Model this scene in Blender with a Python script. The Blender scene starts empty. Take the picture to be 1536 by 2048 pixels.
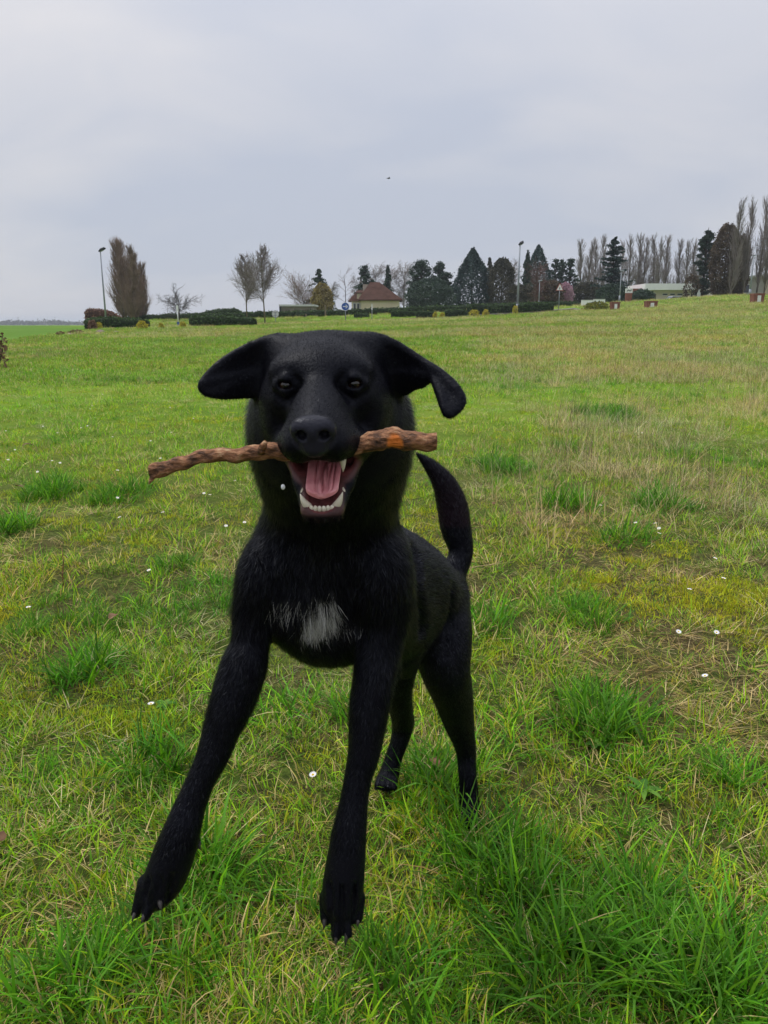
import bpy, math, random
import numpy as np

# ------------------------------------------------------------------ camera, sky, sun, exposure
S = bpy.context.scene
COL = S.collection
PITCH = math.radians(13.8)
FPX = 1540.0
CAM = np.array([0.0, 0.0, 1.0])
cp, sp = math.cos(PITCH), math.sin(PITCH)

cam_data = bpy.data.cameras.new('camera')
cam_data.sensor_fit = 'VERTICAL'
cam_data.sensor_height = 36.0
cam_data.lens = 36.0 * FPX / 2048.0
cam_data.clip_start = 0.05
cam_data.clip_end = 9000
cam = bpy.data.objects.new('camera', cam_data)
cam.location = CAM
cam.rotation_euler = (math.pi / 2 - PITCH, 0, 0)
COL.objects.link(cam)
S.camera = cam

SUN_EL, SUN_AZ = math.radians(60), math.radians(-62)     # azimuth from +Y towards +X
world = bpy.data.worlds.new('World')
S.world = world
world.use_nodes = True
nt = world.node_tree
nt.nodes.clear()
def N(t, kind, **kw):
    n = t.nodes.new(kind)
    for k, v in kw.items():
        if k.startswith('i_'):
            key = k[2:]
            key = int(key) if key.isdigit() else key.replace('_', ' ')
            n.inputs[key].default_value = v
        else:
            setattr(n, k, v)
    return n
out = N(nt, 'ShaderNodeOutputWorld')
bg = N(nt, 'ShaderNodeBackground', i_Strength=0.10)
nsky = N(nt, 'ShaderNodeTexSky', sky_type='NISHITA', sun_disc=False, sun_elevation=SUN_EL, sun_rotation=SUN_AZ)
tc = N(nt, 'ShaderNodeTexCoord')
sep = N(nt, 'ShaderNodeSeparateXYZ')
nt.links.new(tc.outputs['Generated'], sep.inputs[0])
def M(op, a, b=None, t=None, clamp=False):
    t = t or nt
    n = N(t, 'ShaderNodeMath', operation=op, use_clamp=clamp)
    for i, v in enumerate((a, b)):
        if v is None: continue
        if isinstance(v, (int, float)): n.inputs[i].default_value = v
        else: t.links.new(v, n.inputs[i])
    return n.outputs[0]
zc = M('ADD', M('MAXIMUM', sep.outputs['Z'], 0.0), 0.34)
cx = M('DIVIDE', sep.outputs['X'], zc)
cy = M('DIVIDE', sep.outputs['Y'], zc)
comb = N(nt, 'ShaderNodeCombineXYZ')
nt.links.new(cx, comb.inputs[0]); nt.links.new(cy, comb.inputs[1])
n1 = N(nt, 'ShaderNodeTexNoise', i_Scale=0.8, i_Detail=4.0, i_Roughness=0.42, i_Distortion=0.35)
n2 = N(nt, 'ShaderNodeTexNoise', i_Scale=2.8, i_Detail=4.0, i_Roughness=0.5, i_Distortion=0.5)
mp = N(nt, 'ShaderNodeMapping'); mp.inputs['Location'].default_value = (3.1, 1.7, 0); mp.inputs['Scale'].default_value = (0.8, 1.25, 1)
nt.links.new(comb.outputs[0], mp.inputs[0])
nt.links.new(mp.outputs[0], n1.inputs['Vector']); nt.links.new(mp.outputs[0], n2.inputs['Vector'])
mixn = M('ADD', M('MULTIPLY', n1.outputs[0], 0.72), M('MULTIPLY', n2.outputs[0], 0.28))
ramp = N(nt, 'ShaderNodeValToRGB')
ramp.color_ramp.elements[0].position = 0.38; ramp.color_ramp.elements[0].color = (4.95, 5.3, 6.2, 1)
ramp.color_ramp.elements[1].position = 0.63; ramp.color_ramp.elements[1].color = (6.75, 6.65, 6.85, 1)
nt.links.new(mixn, ramp.inputs[0])
# an overcast sky is brighter towards the zenith than at the horizon
zen = M('ADD', 0.96, M('MULTIPLY', M('POWER', M('MAXIMUM', sep.outputs['Z'], 0.0), 2.2), 1.7))
vm = N(nt, 'ShaderNodeVectorMath', operation='SCALE')
nt.links.new(ramp.outputs[0], vm.inputs[0]); nt.links.new(zen, vm.inputs['Scale'])
mixc = N(nt, 'ShaderNodeMix', data_type='RGBA', i_0=0.93)
nt.links.new(nsky.outputs[0], mixc.inputs[6]); nt.links.new(vm.outputs[0], mixc.inputs[7])
nt.links.new(mixc.outputs[2], bg.inputs[0])
nt.links.new(bg.outputs[0], out.inputs[0])

sl = bpy.data.lights.new('sun', 'SUN')
sl.energy = 1.5; sl.angle = math.radians(12); sl.color = (1.0, 0.965, 0.91)
sun = bpy.data.objects.new('sun', sl)
sun.rotation_euler = (math.pi / 2 - SUN_EL, 0, math.pi - SUN_AZ)
sun.location = (-20, 25, 40)
COL.objects.link(sun)

S.view_settings.view_transform = 'Standard'
S.view_settings.look = 'None'
S.view_settings.exposure = 0.12
S.view_settings.gamma = 1.0
S.view_settings.use_curve_mapping = False
S.render.engine = 'CYCLES'
S.cycles.use_denoising = True
S.cycles.max_bounces = 4
S.cycles.diffuse_bounces = 2
S.cycles.glossy_bounces = 2
S.cycles.transmission_bounces = 3
S.cycles.use_adaptive_sampling = True
S.cycles.adaptive_threshold = 0.02
S.cycles.transparent_max_bounces = 8

# ------------------------------------------------------------------ helpers
RNG = np.random.default_rng(7)
R = random.Random(11)

def ray(px, py):
    dx = (px - 768.0) / FPX; dy = (1024.0 - py) / FPX
    return np.array([dx, cp + dy * sp, -sp + dy * cp])
def D(px, py, Y):
    """point at world depth Y seen at a photograph pixel"""
    d = ray(px, py)
    return CAM + d * (Y / d[1])
def scale_at(px, py, Y):
    return (Y / ray(px, py)[1]) / FPX          # metres per photo pixel

def smooth01(t):
    t = np.clip(t, 0, 1)
    return t * t * (3 - 2 * t)

_perm = np.random.default_rng(3).permutation(4096)
_val = np.random.default_rng(4).random(4096)
def vnoise(x, y, s=1.0, seed=0):
    x = np.asarray(x, float) / s + seed * 17.3; y = np.asarray(y, float) / s + seed * 9.1
    xi = np.floor(x).astype(int); yi = np.floor(y).astype(int)
    fx = x - xi; fy = y - yi
    fx = fx * fx * (3 - 2 * fx); fy = fy * fy * (3 - 2 * fy)
    def h(a, b): return _val[(_perm[(a & 4095)] + b * 57) & 4095]
    return (h(xi, yi) * (1 - fx) + h(xi + 1, yi) * fx) * (1 - fy) + (h(xi, yi + 1) * (1 - fx) + h(xi + 1, yi + 1) * fx) * fy
def fnoise(x, y, s=1.0, seed=0, o=3):
    a = 0; w = 0.5; t = 0
    for k in range(o):
        a = a + w * vnoise(x, y, s / 2 ** k, seed + k * 3); t += w; w *= 0.55
    return a / t

def ground_z(X, Y):
    X = np.asarray(X, float); Y = np.asarray(Y, float)
    Xc = np.clip(X, -43, 44)
    z85 = 1.25 + 0.035 * Xc + 0.0004 * Xc * Xc
    t = np.clip((Y - 1.2) / 83.8, 0, 1) + 0.10 * smooth01((Y - 85) / 60)
    z = z85 * t + 0.72 * smooth01((Y - 82) / 18) * smooth01((X + 40) / 12)
    z = z - 1.3 * np.exp(-((X - 46.5) / 5.0) ** 2 - ((Y - 121) / 5.0) ** 2)
    fall = smooth01((Y - 125) / 500)
    z = z * (1 - fall) - 3.0 * fall
    near = np.exp(-np.maximum(Y, 0) / 60.0)
    z = z + near * (0.05 * (fnoise(X, Y, 1.6, 1) - 0.5) + 0.022 * (vnoise(X, Y, 0.28, 5) - 0.5))
    z = z + 0.25 * (fnoise(X, Y, 14, 8) - 0.5) * smooth01((Y - 6) / 20) * np.exp(-np.maximum(Y, 0) / 90)
    return z
def G(px, py):
    """ground point under a photograph pixel"""
    d = ray(px, py)
    lo, hi = 0.3, 3000.0
    t = 0.4
    while t < 2500:
        p = CAM + d * t
        if p[2] < float(ground_z(p[0], p[1])): break
        t *= 1.02
    lo, hi = t / 1.02, t
    for _ in range(20):
        m = 0.5 * (lo + hi); p = CAM + d * m
        if p[2] < float(ground_z(p[0], p[1])): hi = m
        else: lo = m
    p = CAM + d * hi
    return np.array([p[0], p[1], float(ground_z(p[0], p[1]))])
def base(px, Y, py=640):
    """where a thing seen at column px stands at depth Y"""
    X = D(px, py, Y)[0]
    return np.array([X, Y, float(ground_z(X, Y))])

def mesh_np(name, V, F, attrs=None, smooth=False, mats=()):
    """V (n,3); F list of int arrays (m,3) or (m,4)"""
    me = bpy.data.meshes.new(name)
    V = np.ascontiguousarray(V, dtype=np.float32)
    if not isinstance(F, (list, tuple)): F = [F]
    F = [np.ascontiguousarray(f, dtype=np.int32) for f in F if len(f)]
    me.vertices.add(len(V)); me.vertices.foreach_set('co', V.ravel())
    nl = sum(f.size for f in F); npoly = sum(len(f) for f in F)
    me.loops.add(nl); me.loops.foreach_set('vertex_index', np.concatenate([f.ravel() for f in F]))
    starts = []; o = 0
    for f in F:
        starts.append(np.arange(len(f), dtype=np.int32) * f.shape[1] + o); o += f.size
    me.polygons.add(npoly); me.polygons.foreach_set('loop_start', np.concatenate(starts))
    me.polygons.foreach_set('use_smooth', np.full(npoly, smooth, dtype=bool))
    for k, (typ, dom, arr) in (attrs or {}).items():
        a = me.attributes.new(k, typ, dom)
        arr = np.ascontiguousarray(arr, dtype=np.float32)
        a.data.foreach_set({'FLOAT': 'value', 'FLOAT_VECTOR': 'vector', 'FLOAT_COLOR': 'color'}[typ], arr.ravel())
    for m in mats: me.materials.append(m)
    me.update(calc_edges=True)
    me.validate()
    return me

def obj(name, me, parent=None, loc=None):
    o = bpy.data.objects.new(name, me)
    COL.objects.link(o)
    if parent is not None: o.parent = parent
    if loc is not None: o.location = loc
    return o
def tag(o, label=None, cat=None, group=None, kind=None):
    if label: o['label'] = label
    if cat: o['category'] = cat
    if group: o['group'] = group
    if kind: o['kind'] = kind
    return o
def thing(name, label, cat, loc=(0, 0, 0), rz=0.0, group=None, scale=None):
    o = bpy.data.objects.new(name, None)
    o.empty_display_size = 0.2
    COL.objects.link(o)
    o.location = loc; o.rotation_euler = (0, 0, rz)
    if scale is not None: o.scale = scale
    return tag(o, label, cat, group)

class MB:
    """collects simple solids into one mesh"""
    def __init__(s): s.v = []; s.f = []; s.n = 0
    def add(s, V, F):
        s.v += [tuple(map(float, p)) for p in V]
        s.f += [tuple(int(i) + s.n for i in q) for q in F]
        s.n = len(s.v)
        return s
    def box(s, x0, x1, y0, y1, z0, z1):
        V = [(x, y, z) for z in (z0, z1) for y in (y0, y1) for x in (x0, x1)]
        return s.add(V, [(0, 2, 3, 1), (4, 5, 7, 6), (0, 1, 5, 4), (2, 6, 7, 3), (0, 4, 6, 2), (1, 3, 7, 5)])
    def frustum(s, a0, b0, a1, b1, z0, z1):
        V = [(-a0, -b0, z0), (a0, -b0, z0), (a0, b0, z0), (-a0, b0, z0), (-a1, -b1, z1), (a1, -b1, z1), (a1, b1, z1), (-a1, b1, z1)]
        return s.add(V, [(3, 2, 1, 0), (4, 5, 6, 7), (0, 1, 5, 4), (1, 2, 6, 5), (2, 3, 7, 6), (3, 0, 4, 7)])
    def tube(s, pts, rad, n=10, cap=True, sx=1.0):
        pts = [np.array(p, float) for p in pts]
        if isinstance(rad, (int, float)): rad = [rad] * len(pts)
        V = []; F = []
        ref = None
        for i, p in enumerate(pts):
            t = pts[min(i + 1, len(pts) - 1)] - pts[max(i - 1, 0)]
            t = t / (np.linalg.norm(t) + 1e-9)
            if ref is None: ref = np.array([1, 0, 0]) if abs(t[0]) < 0.8 else np.array([0, 1, 0])
            u = np.cross(t, ref); u /= np.linalg.norm(u); w = np.cross(u, t)
            for k in range(n):
                a = 2 * math.pi * k / n
                V.append(p + rad[i] * (math.cos(a) * w * sx + math.sin(a) * u))
        for i in range(len(pts) - 1):
            for k in range(n):
                a, b = i * n + k, i * n + (k + 1) % n
                F.append((a, b, b + n, a + n))
        if cap:
            F.append(tuple(range(n))[::-1]); F.append(tuple((len(pts) - 1) * n + k for k in range(n)))
        return s.add(V, F)
    def disc(s, c, r, y0, y1, n=24):
        """a disc facing -Y"""
        V = []; 
        for y in (y0, y1):
            for k in range(n):
                a = 2 * math.pi * k / n
                V.append((c[0] + r * math.cos(a), y, c[1] + r * math.sin(a)))
        F = [tuple(range(n)), tuple(range(n, 2 * n))[::-1]]
        for k in range(n): F.append((k, k + n, (k + 1) % n + n, (k + 1) % n))
        return s.add(V, F)
    def prism(s, poly, y0, y1):
        """polygon in x,z (anticlockwise seen from -Y) extruded along Y"""
        n = len(poly)
        V = [(x, y0, z) for x, z in poly] + [(x, y1, z) for x, z in poly]
        F = [tuple(range(n)), tuple(range(n, 2 * n))[::-1]]
        for k in range(n): F.append((k, k + n, (k + 1) % n + n, (k + 1) % n))
        return s.add(V, F)
    def mesh(s, name, mat, smooth=False):
        me = bpy.data.meshes.new(name)
        me.from_pydata(s.v, [], s.f)
        if smooth: me.polygons.foreach_set('use_smooth', [True] * len(me.polygons))
        me.materials.append(mat); me.update()
        return me
    def build(s, name, mat, parent=None, loc=None, smooth=False, bevel=0):
        o = obj(name, s.mesh(name, mat, smooth), parent, loc)
        if bevel:
            b = o.modifiers.new('bevel', 'BEVEL'); b.width = bevel; b.segments = 2; b.limit_method = 'ANGLE'
        return o

# ------------------------------------------------------------------ materials
def material(name):
    m = bpy.data.materials.new(name); m.use_nodes = True
    t = m.node_tree; t.nodes.clear()
    o = N(t, 'ShaderNodeOutputMaterial')
    p = N(t, 'ShaderNodeBsdfPrincipled')
    t.links.new(p.outputs[0], o.inputs[0])
    return m, t, p, o
def ramp_node(t, fac, stops):
    r = N(t, 'ShaderNodeValToRGB')
    e = r.color_ramp.elements
    while len(e) < len(stops): e.new(0.5)
    for i, (pos, c) in enumerate(stops):
        e[i].position = pos; e[i].color = (*c, 1)
    t.links.new(fac, r.inputs[0])
    return r.outputs[0]
def noise_mat(name, stops, scale=4.0, rough=0.85, detail=5, bump=0.0, bscale=30.0, coords='Object', spec=0.3, stretch=None, metal=0.0):
    m, t, p, o = material(name)
    c = N(t, 'ShaderNodeTexCoord')
    v = c.outputs[coords]
    if stretch:
        mpn = N(t, 'ShaderNodeMapping'); mpn.inputs['Scale'].default_value = stretch
        t.links.new(v, mpn.inputs[0]); v = mpn.outputs[0]
    n = N(t, 'ShaderNodeTexNoise', i_Scale=scale, i_Detail=detail, i_Roughness=0.6)
    t.links.new(v, n.inputs['Vector'])
    t.links.new(ramp_node(t, n.outputs[0], stops), p.inputs['Base Color'])
    p.inputs['Roughness'].default_value = rough
    p.inputs['Specular IOR Level'].default_value = spec
    p.inputs['Metallic'].default_value = metal
    if bump:
        n2 = N(t, 'ShaderNodeTexNoise', i_Scale=bscale, i_Detail=4)
        t.links.new(v, n2.inputs['Vector'])
        b = N(t, 'ShaderNodeBump', i_Strength=bump, i_Distance=0.02)
        t.links.new(n2.outputs[0], b.inputs['Height']); t.links.new(b.outputs[0], p.inputs['Normal'])
    return m
def leaf_mat(name, c0, c1, c2, rough=0.75, trans=0.2, sheen=0.0):
    """foliage: colour by a random value stored per leaf ('lv'), a little translucency"""
    m, t, p, o = material(name)
    a = N(t, 'ShaderNodeAttribute', attribute_name='lv')
    col = ramp_node(t, a.outputs['Fac'], [(0.0, c0), (0.5, c1), (1.0, c2)])
    t.links.new(col, p.inputs['Base Color'])
    p.inputs['Roughness'].default_value = rough
    p.inputs['Specular IOR Level'].default_value = 0.25
    if trans:
        tr = N(t, 'ShaderNodeBsdfTranslucent'); t.links.new(col, tr.inputs[0])
        mx = N(t, 'ShaderNodeMixShader', i_0=trans)
        t.links.new(p.outputs[0], mx.inputs[1]); t.links.new(tr.outputs[0], mx.inputs[2])
        t.links.new(mx.outputs[0], o.inputs[0])
    return m
# ------------------------------------------------------------------ ground, crop field, road
def sinh_axis(lo, hi, n, c, d0):
    a = np.arcsinh((lo - c) / d0); b = np.arcsinh((hi - c) / d0)
    return c + d0 * np.sinh(np.linspace(a, b, n))
gx = sinh_axis(-3500, 3500, 261, 0, 1.6); gy = sinh_axis(-40, 6000, 281, 2.2, 1.5)
X, Y = np.meshgrid(gx, gy, indexing='ij')
V = np.stack([X, Y, ground_z(X, Y)], -1).reshape(-1, 3)
ii = np.arange(len(gx) - 1)[:, None] * len(gy) + np.arange(len(gy) - 1)[None]
F = np.stack([ii, ii + len(gy), ii + len(gy) + 1, ii + 1], -1).reshape(-1, 4)

m_ground, t, p, o = material('meadow_soil')
c = N(t, 'ShaderNodeTexCoord')
def gn(scale, det, rough=.6, off=0):
    n = N(t, 'ShaderNodeTexNoise', i_Scale=scale, i_Detail=det, i_Roughness=rough)
    mpn = N(t, 'ShaderNodeMapping'); mpn.inputs['Location'].default_value = (off, off * .7, 0)
    t.links.new(c.outputs['Object'], mpn.inputs[0]); t.links.new(mpn.outputs[0], n.inputs['Vector'])
    return n.outputs[0]
fine = gn(40, 6, .7); mid = gn(4.5, 5, .65, 3); big = gn(.35, 4, .55, 11); str_ = gn(.16, 5, .6, 27)
thatch = ramp_node(t, fine, [(.30, (.022, .016, .009)), (.46, (.07, .055, .022)), (.6, (.14, .115, .045)), (.75, (.26, .20, .10))])
green = ramp_node(t, fine, [(.28, (.018, .030, .006)), (.5, (.06, .095, .014)), (.72, (.14, .20, .03))])
def mixc_(f, a, b):
    n = N(t, 'ShaderNodeMix', data_type='RGBA')
    t.links.new(f, n.inputs[0]); t.links.new(a, n.inputs[6]); t.links.new(b, n.inputs[7])
    return n.outputs[2]
def step(f, lo, hi):
    n = N(t, 'ShaderNodeMapRange', interpolation_type='SMOOTHSTEP'); n.inputs[1].default_value = lo; n.inputs[2].default_value = hi
    t.links.new(f, n.inputs[0]); return n.outputs[0]
near_c = mixc_(step(M('ADD', M('MULTIPLY', mid, .6, t), M('MULTIPLY', big, .4, t), t), .42, .60), thatch, green)
far_c = ramp_node(t, M('ADD', M('MULTIPLY', big, .55, t), M('MULTIPLY', mid, .45, t), t), [(.34, (.09, .18, .012)), (.5, (.14, .24, .018)), (.62, (.21, .27, .034)), (.72, (.31, .28, .075))])
sx = N(t, 'ShaderNodeSeparateXYZ'); t.links.new(c.outputs['Object'], sx.inputs[0])
t.links.new(mixc_(step(sx.outputs['Y'], 2.5, 9), near_c, far_c), p.inputs['Base Color'])
p.inputs['Roughness'].default_value = .95; p.inputs['Specular IOR Level'].default_value = .1
b = N(t, 'ShaderNodeBump', i_Strength=.8, i_Distance=.03); t.links.new(fine, b.inputs['Height']); t.links.new(b.outputs[0], p.inputs['Normal'])
ground = tag(obj('ground', mesh_np('ground', V, F, None, True, [m_ground])), 'uneven meadow ground of soil, moss and dry thatch', 'ground', kind='structure')

def sheet(name, poly, mat, lift, n=40, label=None, cat=None):
    """a four-cornered sheet laid on the terrain"""
    a, b_, c_, d_ = [np.array(q, float) for q in poly]
    u = np.linspace(0, 1, n)[:, None, None]; v = np.linspace(0, 1, n)[None, :, None]
    P2 = (a * (1 - u) + b_ * u) * (1 - v) + (d_ * (1 - u) + c_ * u) * v
    Vs = np.concatenate([P2, (ground_z(P2[..., 0], P2[..., 1]) + lift)[..., None]], -1).reshape(-1, 3)
    i_ = np.arange(n - 1)[:, None] * n + np.arange(n - 1)[None]
    Fs = np.stack([i_, i_ + n, i_ + n + 1, i_ + 1], -1).reshape(-1, 4)
    return tag(obj(name, mesh_np(name, Vs, Fs, None, True, [mat])), label, cat, kind='structure')
m_crop = noise_mat('young_wheat', [(.3, (.075, .16, .012)), (.55, (.095, .19, .016)), (.75, (.12, .21, .03))], .25, .95, 6, spec=.1, stretch=(1, .25, 1))
A1 = G(0, 684); A2 = G(150, 668)
sheet('crop_field', [(A1[0] - 160, A1[1] - 2), (A1[0] + 1, A1[1]), (-34, 112), (-340, 420)], m_crop, .012, 90, 'flat field of young green wheat at the far left', 'field')
m_road = noise_mat('asphalt', [(.3, (.11, .105, .10)), (.7, (.17, .165, .155))], 3, .9, spec=.2)
K1 = base(560, 78); K2 = base(1100, 84)
sheet('road', [(-14, 79.0), (22, 88.5), (22, 92.0), (-14, 83.0)], m_road, .015, 40, 'grey asphalt road round the far side of the meadow', 'road')
# kerb along the near edge of the road
kv = []
for s_ in np.linspace(0, 1, 41):
    x_ = -13 + s_ * 34; y_ = 78.9 + (x_ + 14) / 36 * 9.5
    z_ = float(ground_z(x_, y_)); kv.append((x_, y_, z_))
Vk = []; Fk = []
for x_, y_, z_ in kv: Vk += [(x_, y_ - .18, z_ - .1), (x_, y_ - .18, z_ + .14), (x_, y_ + .02, z_ + .14), (x_, y_ + .02, z_ - .1)]
for i in range(40):
    for k in range(4): Fk.append((i * 4 + k, i * 4 + (k + 1) % 4, i * 4 + 4 + (k + 1) % 4, i * 4 + 4 + k))
m_kerb = noise_mat('kerb_stone', [(.3, (.10, .075, .06)), (.7, (.17, .14, .12))], 2, .9)
kerb = tag(MB().add(Vk, Fk).build('kerb', m_kerb), 'low dark kerb along the road beyond the meadow', 'kerb', kind='structure')

# ------------------------------------------------------------------ grass
def blades(n, h0, h1, w0, w1, spread, lean0, lean1, seed, curl=.6, seg=3, cols=None, base_dark=1.0, flat=0.0):
    g = np.random.default_rng(seed)
    r = spread * np.sqrt(g.random(n)); a = g.random(n) * 2 * np.pi
    bx, by = r * np.cos(a), r * np.sin(a)
    h = g.uniform(h0, h1, n); w = g.uniform(w0, w1, n)
    az = a + g.normal(0, 1.0, n); ln = g.uniform(lean0, lean1, n)
    lx, ly = np.cos(az), np.sin(az)
    ts = np.linspace(0, 1, seg + 1)
    fa = az + np.pi / 2 + g.normal(0, .5, n)
    sxv, syv = np.cos(fa), np.sin(fa)
    V = []; C = []
    col = cols[g.integers(0, len(cols), n)] * g.uniform(.5, 1.5, (n, 1))
    ang = ln
    px_, py_, pz_ = bx.copy(), by.copy(), np.full(n, -.006)
    rows = []
    for i, s_ in enumerate(ts):
        ww = w * (1 - s_ ** 1.6) * .5 * (1 if i else .8)
        if i == seg: rows.append((np.stack([px_, py_, pz_], 1),))
        else: rows.append((np.stack([px_ - sxv * ww, py_ - syv * ww, pz_], 1), np.stack([px_ + sxv * ww, py_ + syv * ww, pz_], 1)))
        st = h / seg
        px_ = px_ + lx * np.sin(ang) * st; py_ = py_ + ly * np.sin(ang) * st; pz_ = pz_ + np.cos(ang) * st * (1 - flat)
        ang = ang + curl * (.5 + g.random(n)) / seg
    nv = 2 * seg + 1
    V = np.zeros((n, nv, 3)); C = np.zeros((n, nv, 3))
    for i in range(seg):
        V[:, 2 * i] = rows[i][0]; V[:, 2 * i + 1] = rows[i][1]
        k = base_dark + (1 - base_dark) * (i / seg)
        C[:, 2 * i] = col * k; C[:, 2 * i + 1] = col * k
    V[:, -1] = rows[seg][0]; C[:, -1] = col * 1.08
    V[..., 2] = np.maximum(V[..., 2], -.01 + .004 * np.random.default_rng(seed + 1).random((n, nv)))
    Q = []; T = []
    o = np.arange(n) * nv
    for i in range(seg - 1): Q.append(np.stack([o + 2 * i, o + 2 * i + 1, o + 2 * i + 3, o + 2 * i + 2], 1))
    T.append(np.stack([o + nv - 3, o + nv - 2, o + nv - 1], 1))
    return V.reshape(-1, 3), np.concatenate(Q), np.concatenate(T), C.reshape(-1, 3)
m_grass, t, p, o = material('grass_blade')
ac = N(t, 'ShaderNodeAttribute', attribute_name='bc')
at = N(t, 'ShaderNodeAttribute', attribute_name='tint', attribute_type='INSTANCER')
mx = N(t, 'ShaderNodeMix', data_type='RGBA', blend_type='MULTIPLY', i_0=1.0)
t.links.new(ac.outputs['Color'], mx.inputs[6]); t.links.new(at.outputs['Color'], mx.inputs[7])
t.links.new(mx.outputs[2], p.inputs['Base Color']); p.inputs['Roughness'].default_value = .55; p.inputs['Specular IOR Level'].default_value = .2
tr = N(t, 'ShaderNodeBsdfTranslucent'); t.links.new(mx.outputs[2], tr.inputs[0])
ms = N(t, 'ShaderNodeMixShader', i_0=.35); t.links.new(p.outputs[0], ms.inputs[1]); t.links.new(tr.outputs[0], ms.inputs[2]); t.links.new(ms.outputs[0], o.inputs[0])

GREEN = np.array([[.22, .45, .012], [.13, .37, .010], [.30, .52, .016], [.15, .33, .04], [.44, .48, .03]])
DEEP = np.array([[.10, .31, .012], [.065, .235, .012], [.17, .40, .014], [.11, .28, .03]])
STRAW = np.array([[.66, .52, .25], [.55, .43, .17], [.76, .64, .38], [.40, .26, .10], [.50, .46, .12]])
MOSS = np.array([[.50, .58, .025], [.36, .48, .025], [.58, .54, .03]])
MIXG = np.concatenate([GREEN, GREEN, STRAW[:2]])
tuft_sets = {}
def tuft_set(key, gens):
    c_ = bpy.data.collections.new('tufts_' + key)
    for i, parts in enumerate(gens):
        Vs, Qs, Ts, Cs = [], [], [], []; o_ = 0
        for V_, Q_, T_, C_ in parts:
            Vs.append(V_); Qs.append(Q_ + o_); Ts.append(T_ + o_); Cs.append(C_); o_ += len(V_)
        C_ = np.concatenate(Cs)
        me = mesh_np('tuft', np.concatenate(Vs), [np.concatenate(Qs), np.concatenate(Ts)], {'bc': ('FLOAT_COLOR', 'POINT', np.concatenate([C_, np.ones((len(C_), 1))], 1))}, True, [m_grass])
        c_.objects.link(bpy.data.objects.new('tuft_%s_%02d' % (key, i), me))
    tuft_sets[key] = c_
tuft_set('short', [[blades(36, .022, .075, .0022, .0042, .065, .15, 1.1, 10 + i, .9, cols=MIXG), blades(13, .04, .085, .0010, .0018, .06, .9, 1.5, 40 + i, .2, cols=STRAW, flat=.3)] for i in range(8)])
tuft_set('thatch', [[blades(44, .03, .10, .0012, .0024, .06, 1.05, 1.6, 70 + i, .25, cols=STRAW, flat=.25), blades(16, .02, .06, .0012, .0022, .05, .3, 1.2, 90 + i, .8, cols=GREEN)] for i in range(6)])
tuft_set('tall', [[blades(38, .05, .13, .0030, .0058, .055, .10, .9, 110 + i, 1.0, 4, cols=DEEP), blades(3, .05, .11, .0016, .0026, .05, .4, 1.1, 130 + i, .9, 4, cols=STRAW)] for i in range(8)])
tuft_set('moss', [[blades(90, .008, .022, .0014, .0030, .05, .1, 1.2, 150 + i, .4, 2, cols=MOSS)] for i in range(4)])
tuft_set('stalk', [[blades(4, .16, .42, .0018, .0034, .10, .02, .25, 170 + i, .2, 4, cols=np.array([[.13, .085, .055], [.30, .21, .13], [.55, .43, .27]])), blades(24, .08, .24, .0020, .0036, .13, .2, 1.1, 190 + i, .9, 4, cols=STRAW * np.array([1.1, 1.02, 1.2]))] for i in range(6)])
tuft_set('far', [[blades(60, .05, .13, .006, .013, .20, .1, 1.0, 210 + i, .8, cols=MIXG), blades(14, .05, .12, .005, .010, .20, .6, 1.3, 230 + i, .4, cols=STRAW)] for i in range(6)])
tuft_set('farstraw', [[blades(40, .07, .20, .005, .010, .22, .1, 1.0, 250 + i, .7, cols=STRAW), blades(34, .05, .12, .006, .012, .22, .2, 1.0, 270 + i, .7, cols=GREEN)] for i in range(5)])

def scatter_tree(key):
    g = bpy.data.node_groups.new('scatter_' + key, 'GeometryNodeTree')
    g.interface.new_socket('Geometry', in_out='INPUT', socket_type='NodeSocketGeometry')
    g.interface.new_socket('Geometry', in_out='OUTPUT', socket_type='NodeSocketGeometry')
    gi = g.nodes.new('NodeGroupInput'); go = g.nodes.new('NodeGroupOutput')
    ci = g.nodes.new('GeometryNodeCollectionInfo'); ci.inputs[0].default_value = tuft_sets[key]
    ci.inputs['Separate Children'].default_value = True; ci.inputs['Reset Children'].default_value = True
    ip = g.nodes.new('GeometryNodeInstanceOnPoints'); ip.inputs['Pick Instance'].default_value = True
    def attr(nm, ty):
        n = g.nodes.new('GeometryNodeInputNamedAttribute'); n.data_type = ty; n.inputs[0].default_value = nm; return n.outputs[0]
    g.links.new(gi.outputs[0], ip.inputs['Points']); g.links.new(ci.outputs[0], ip.inputs['Instance'])
    g.links.new(attr('idx', 'INT'), ip.inputs['Instance Index'])
    e2r = g.nodes.new('FunctionNodeEulerToRotation'); g.links.new(attr('rot', 'FLOAT_VECTOR'), e2r.inputs[0])
    g.links.new(e2r.outputs[0], ip.inputs['Rotation'])
    g.links.new(attr('scl', 'FLOAT'), ip.inputs['Scale'])
    g.links.new(ip.outputs[0], go.inputs[0])
    return g
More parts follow.
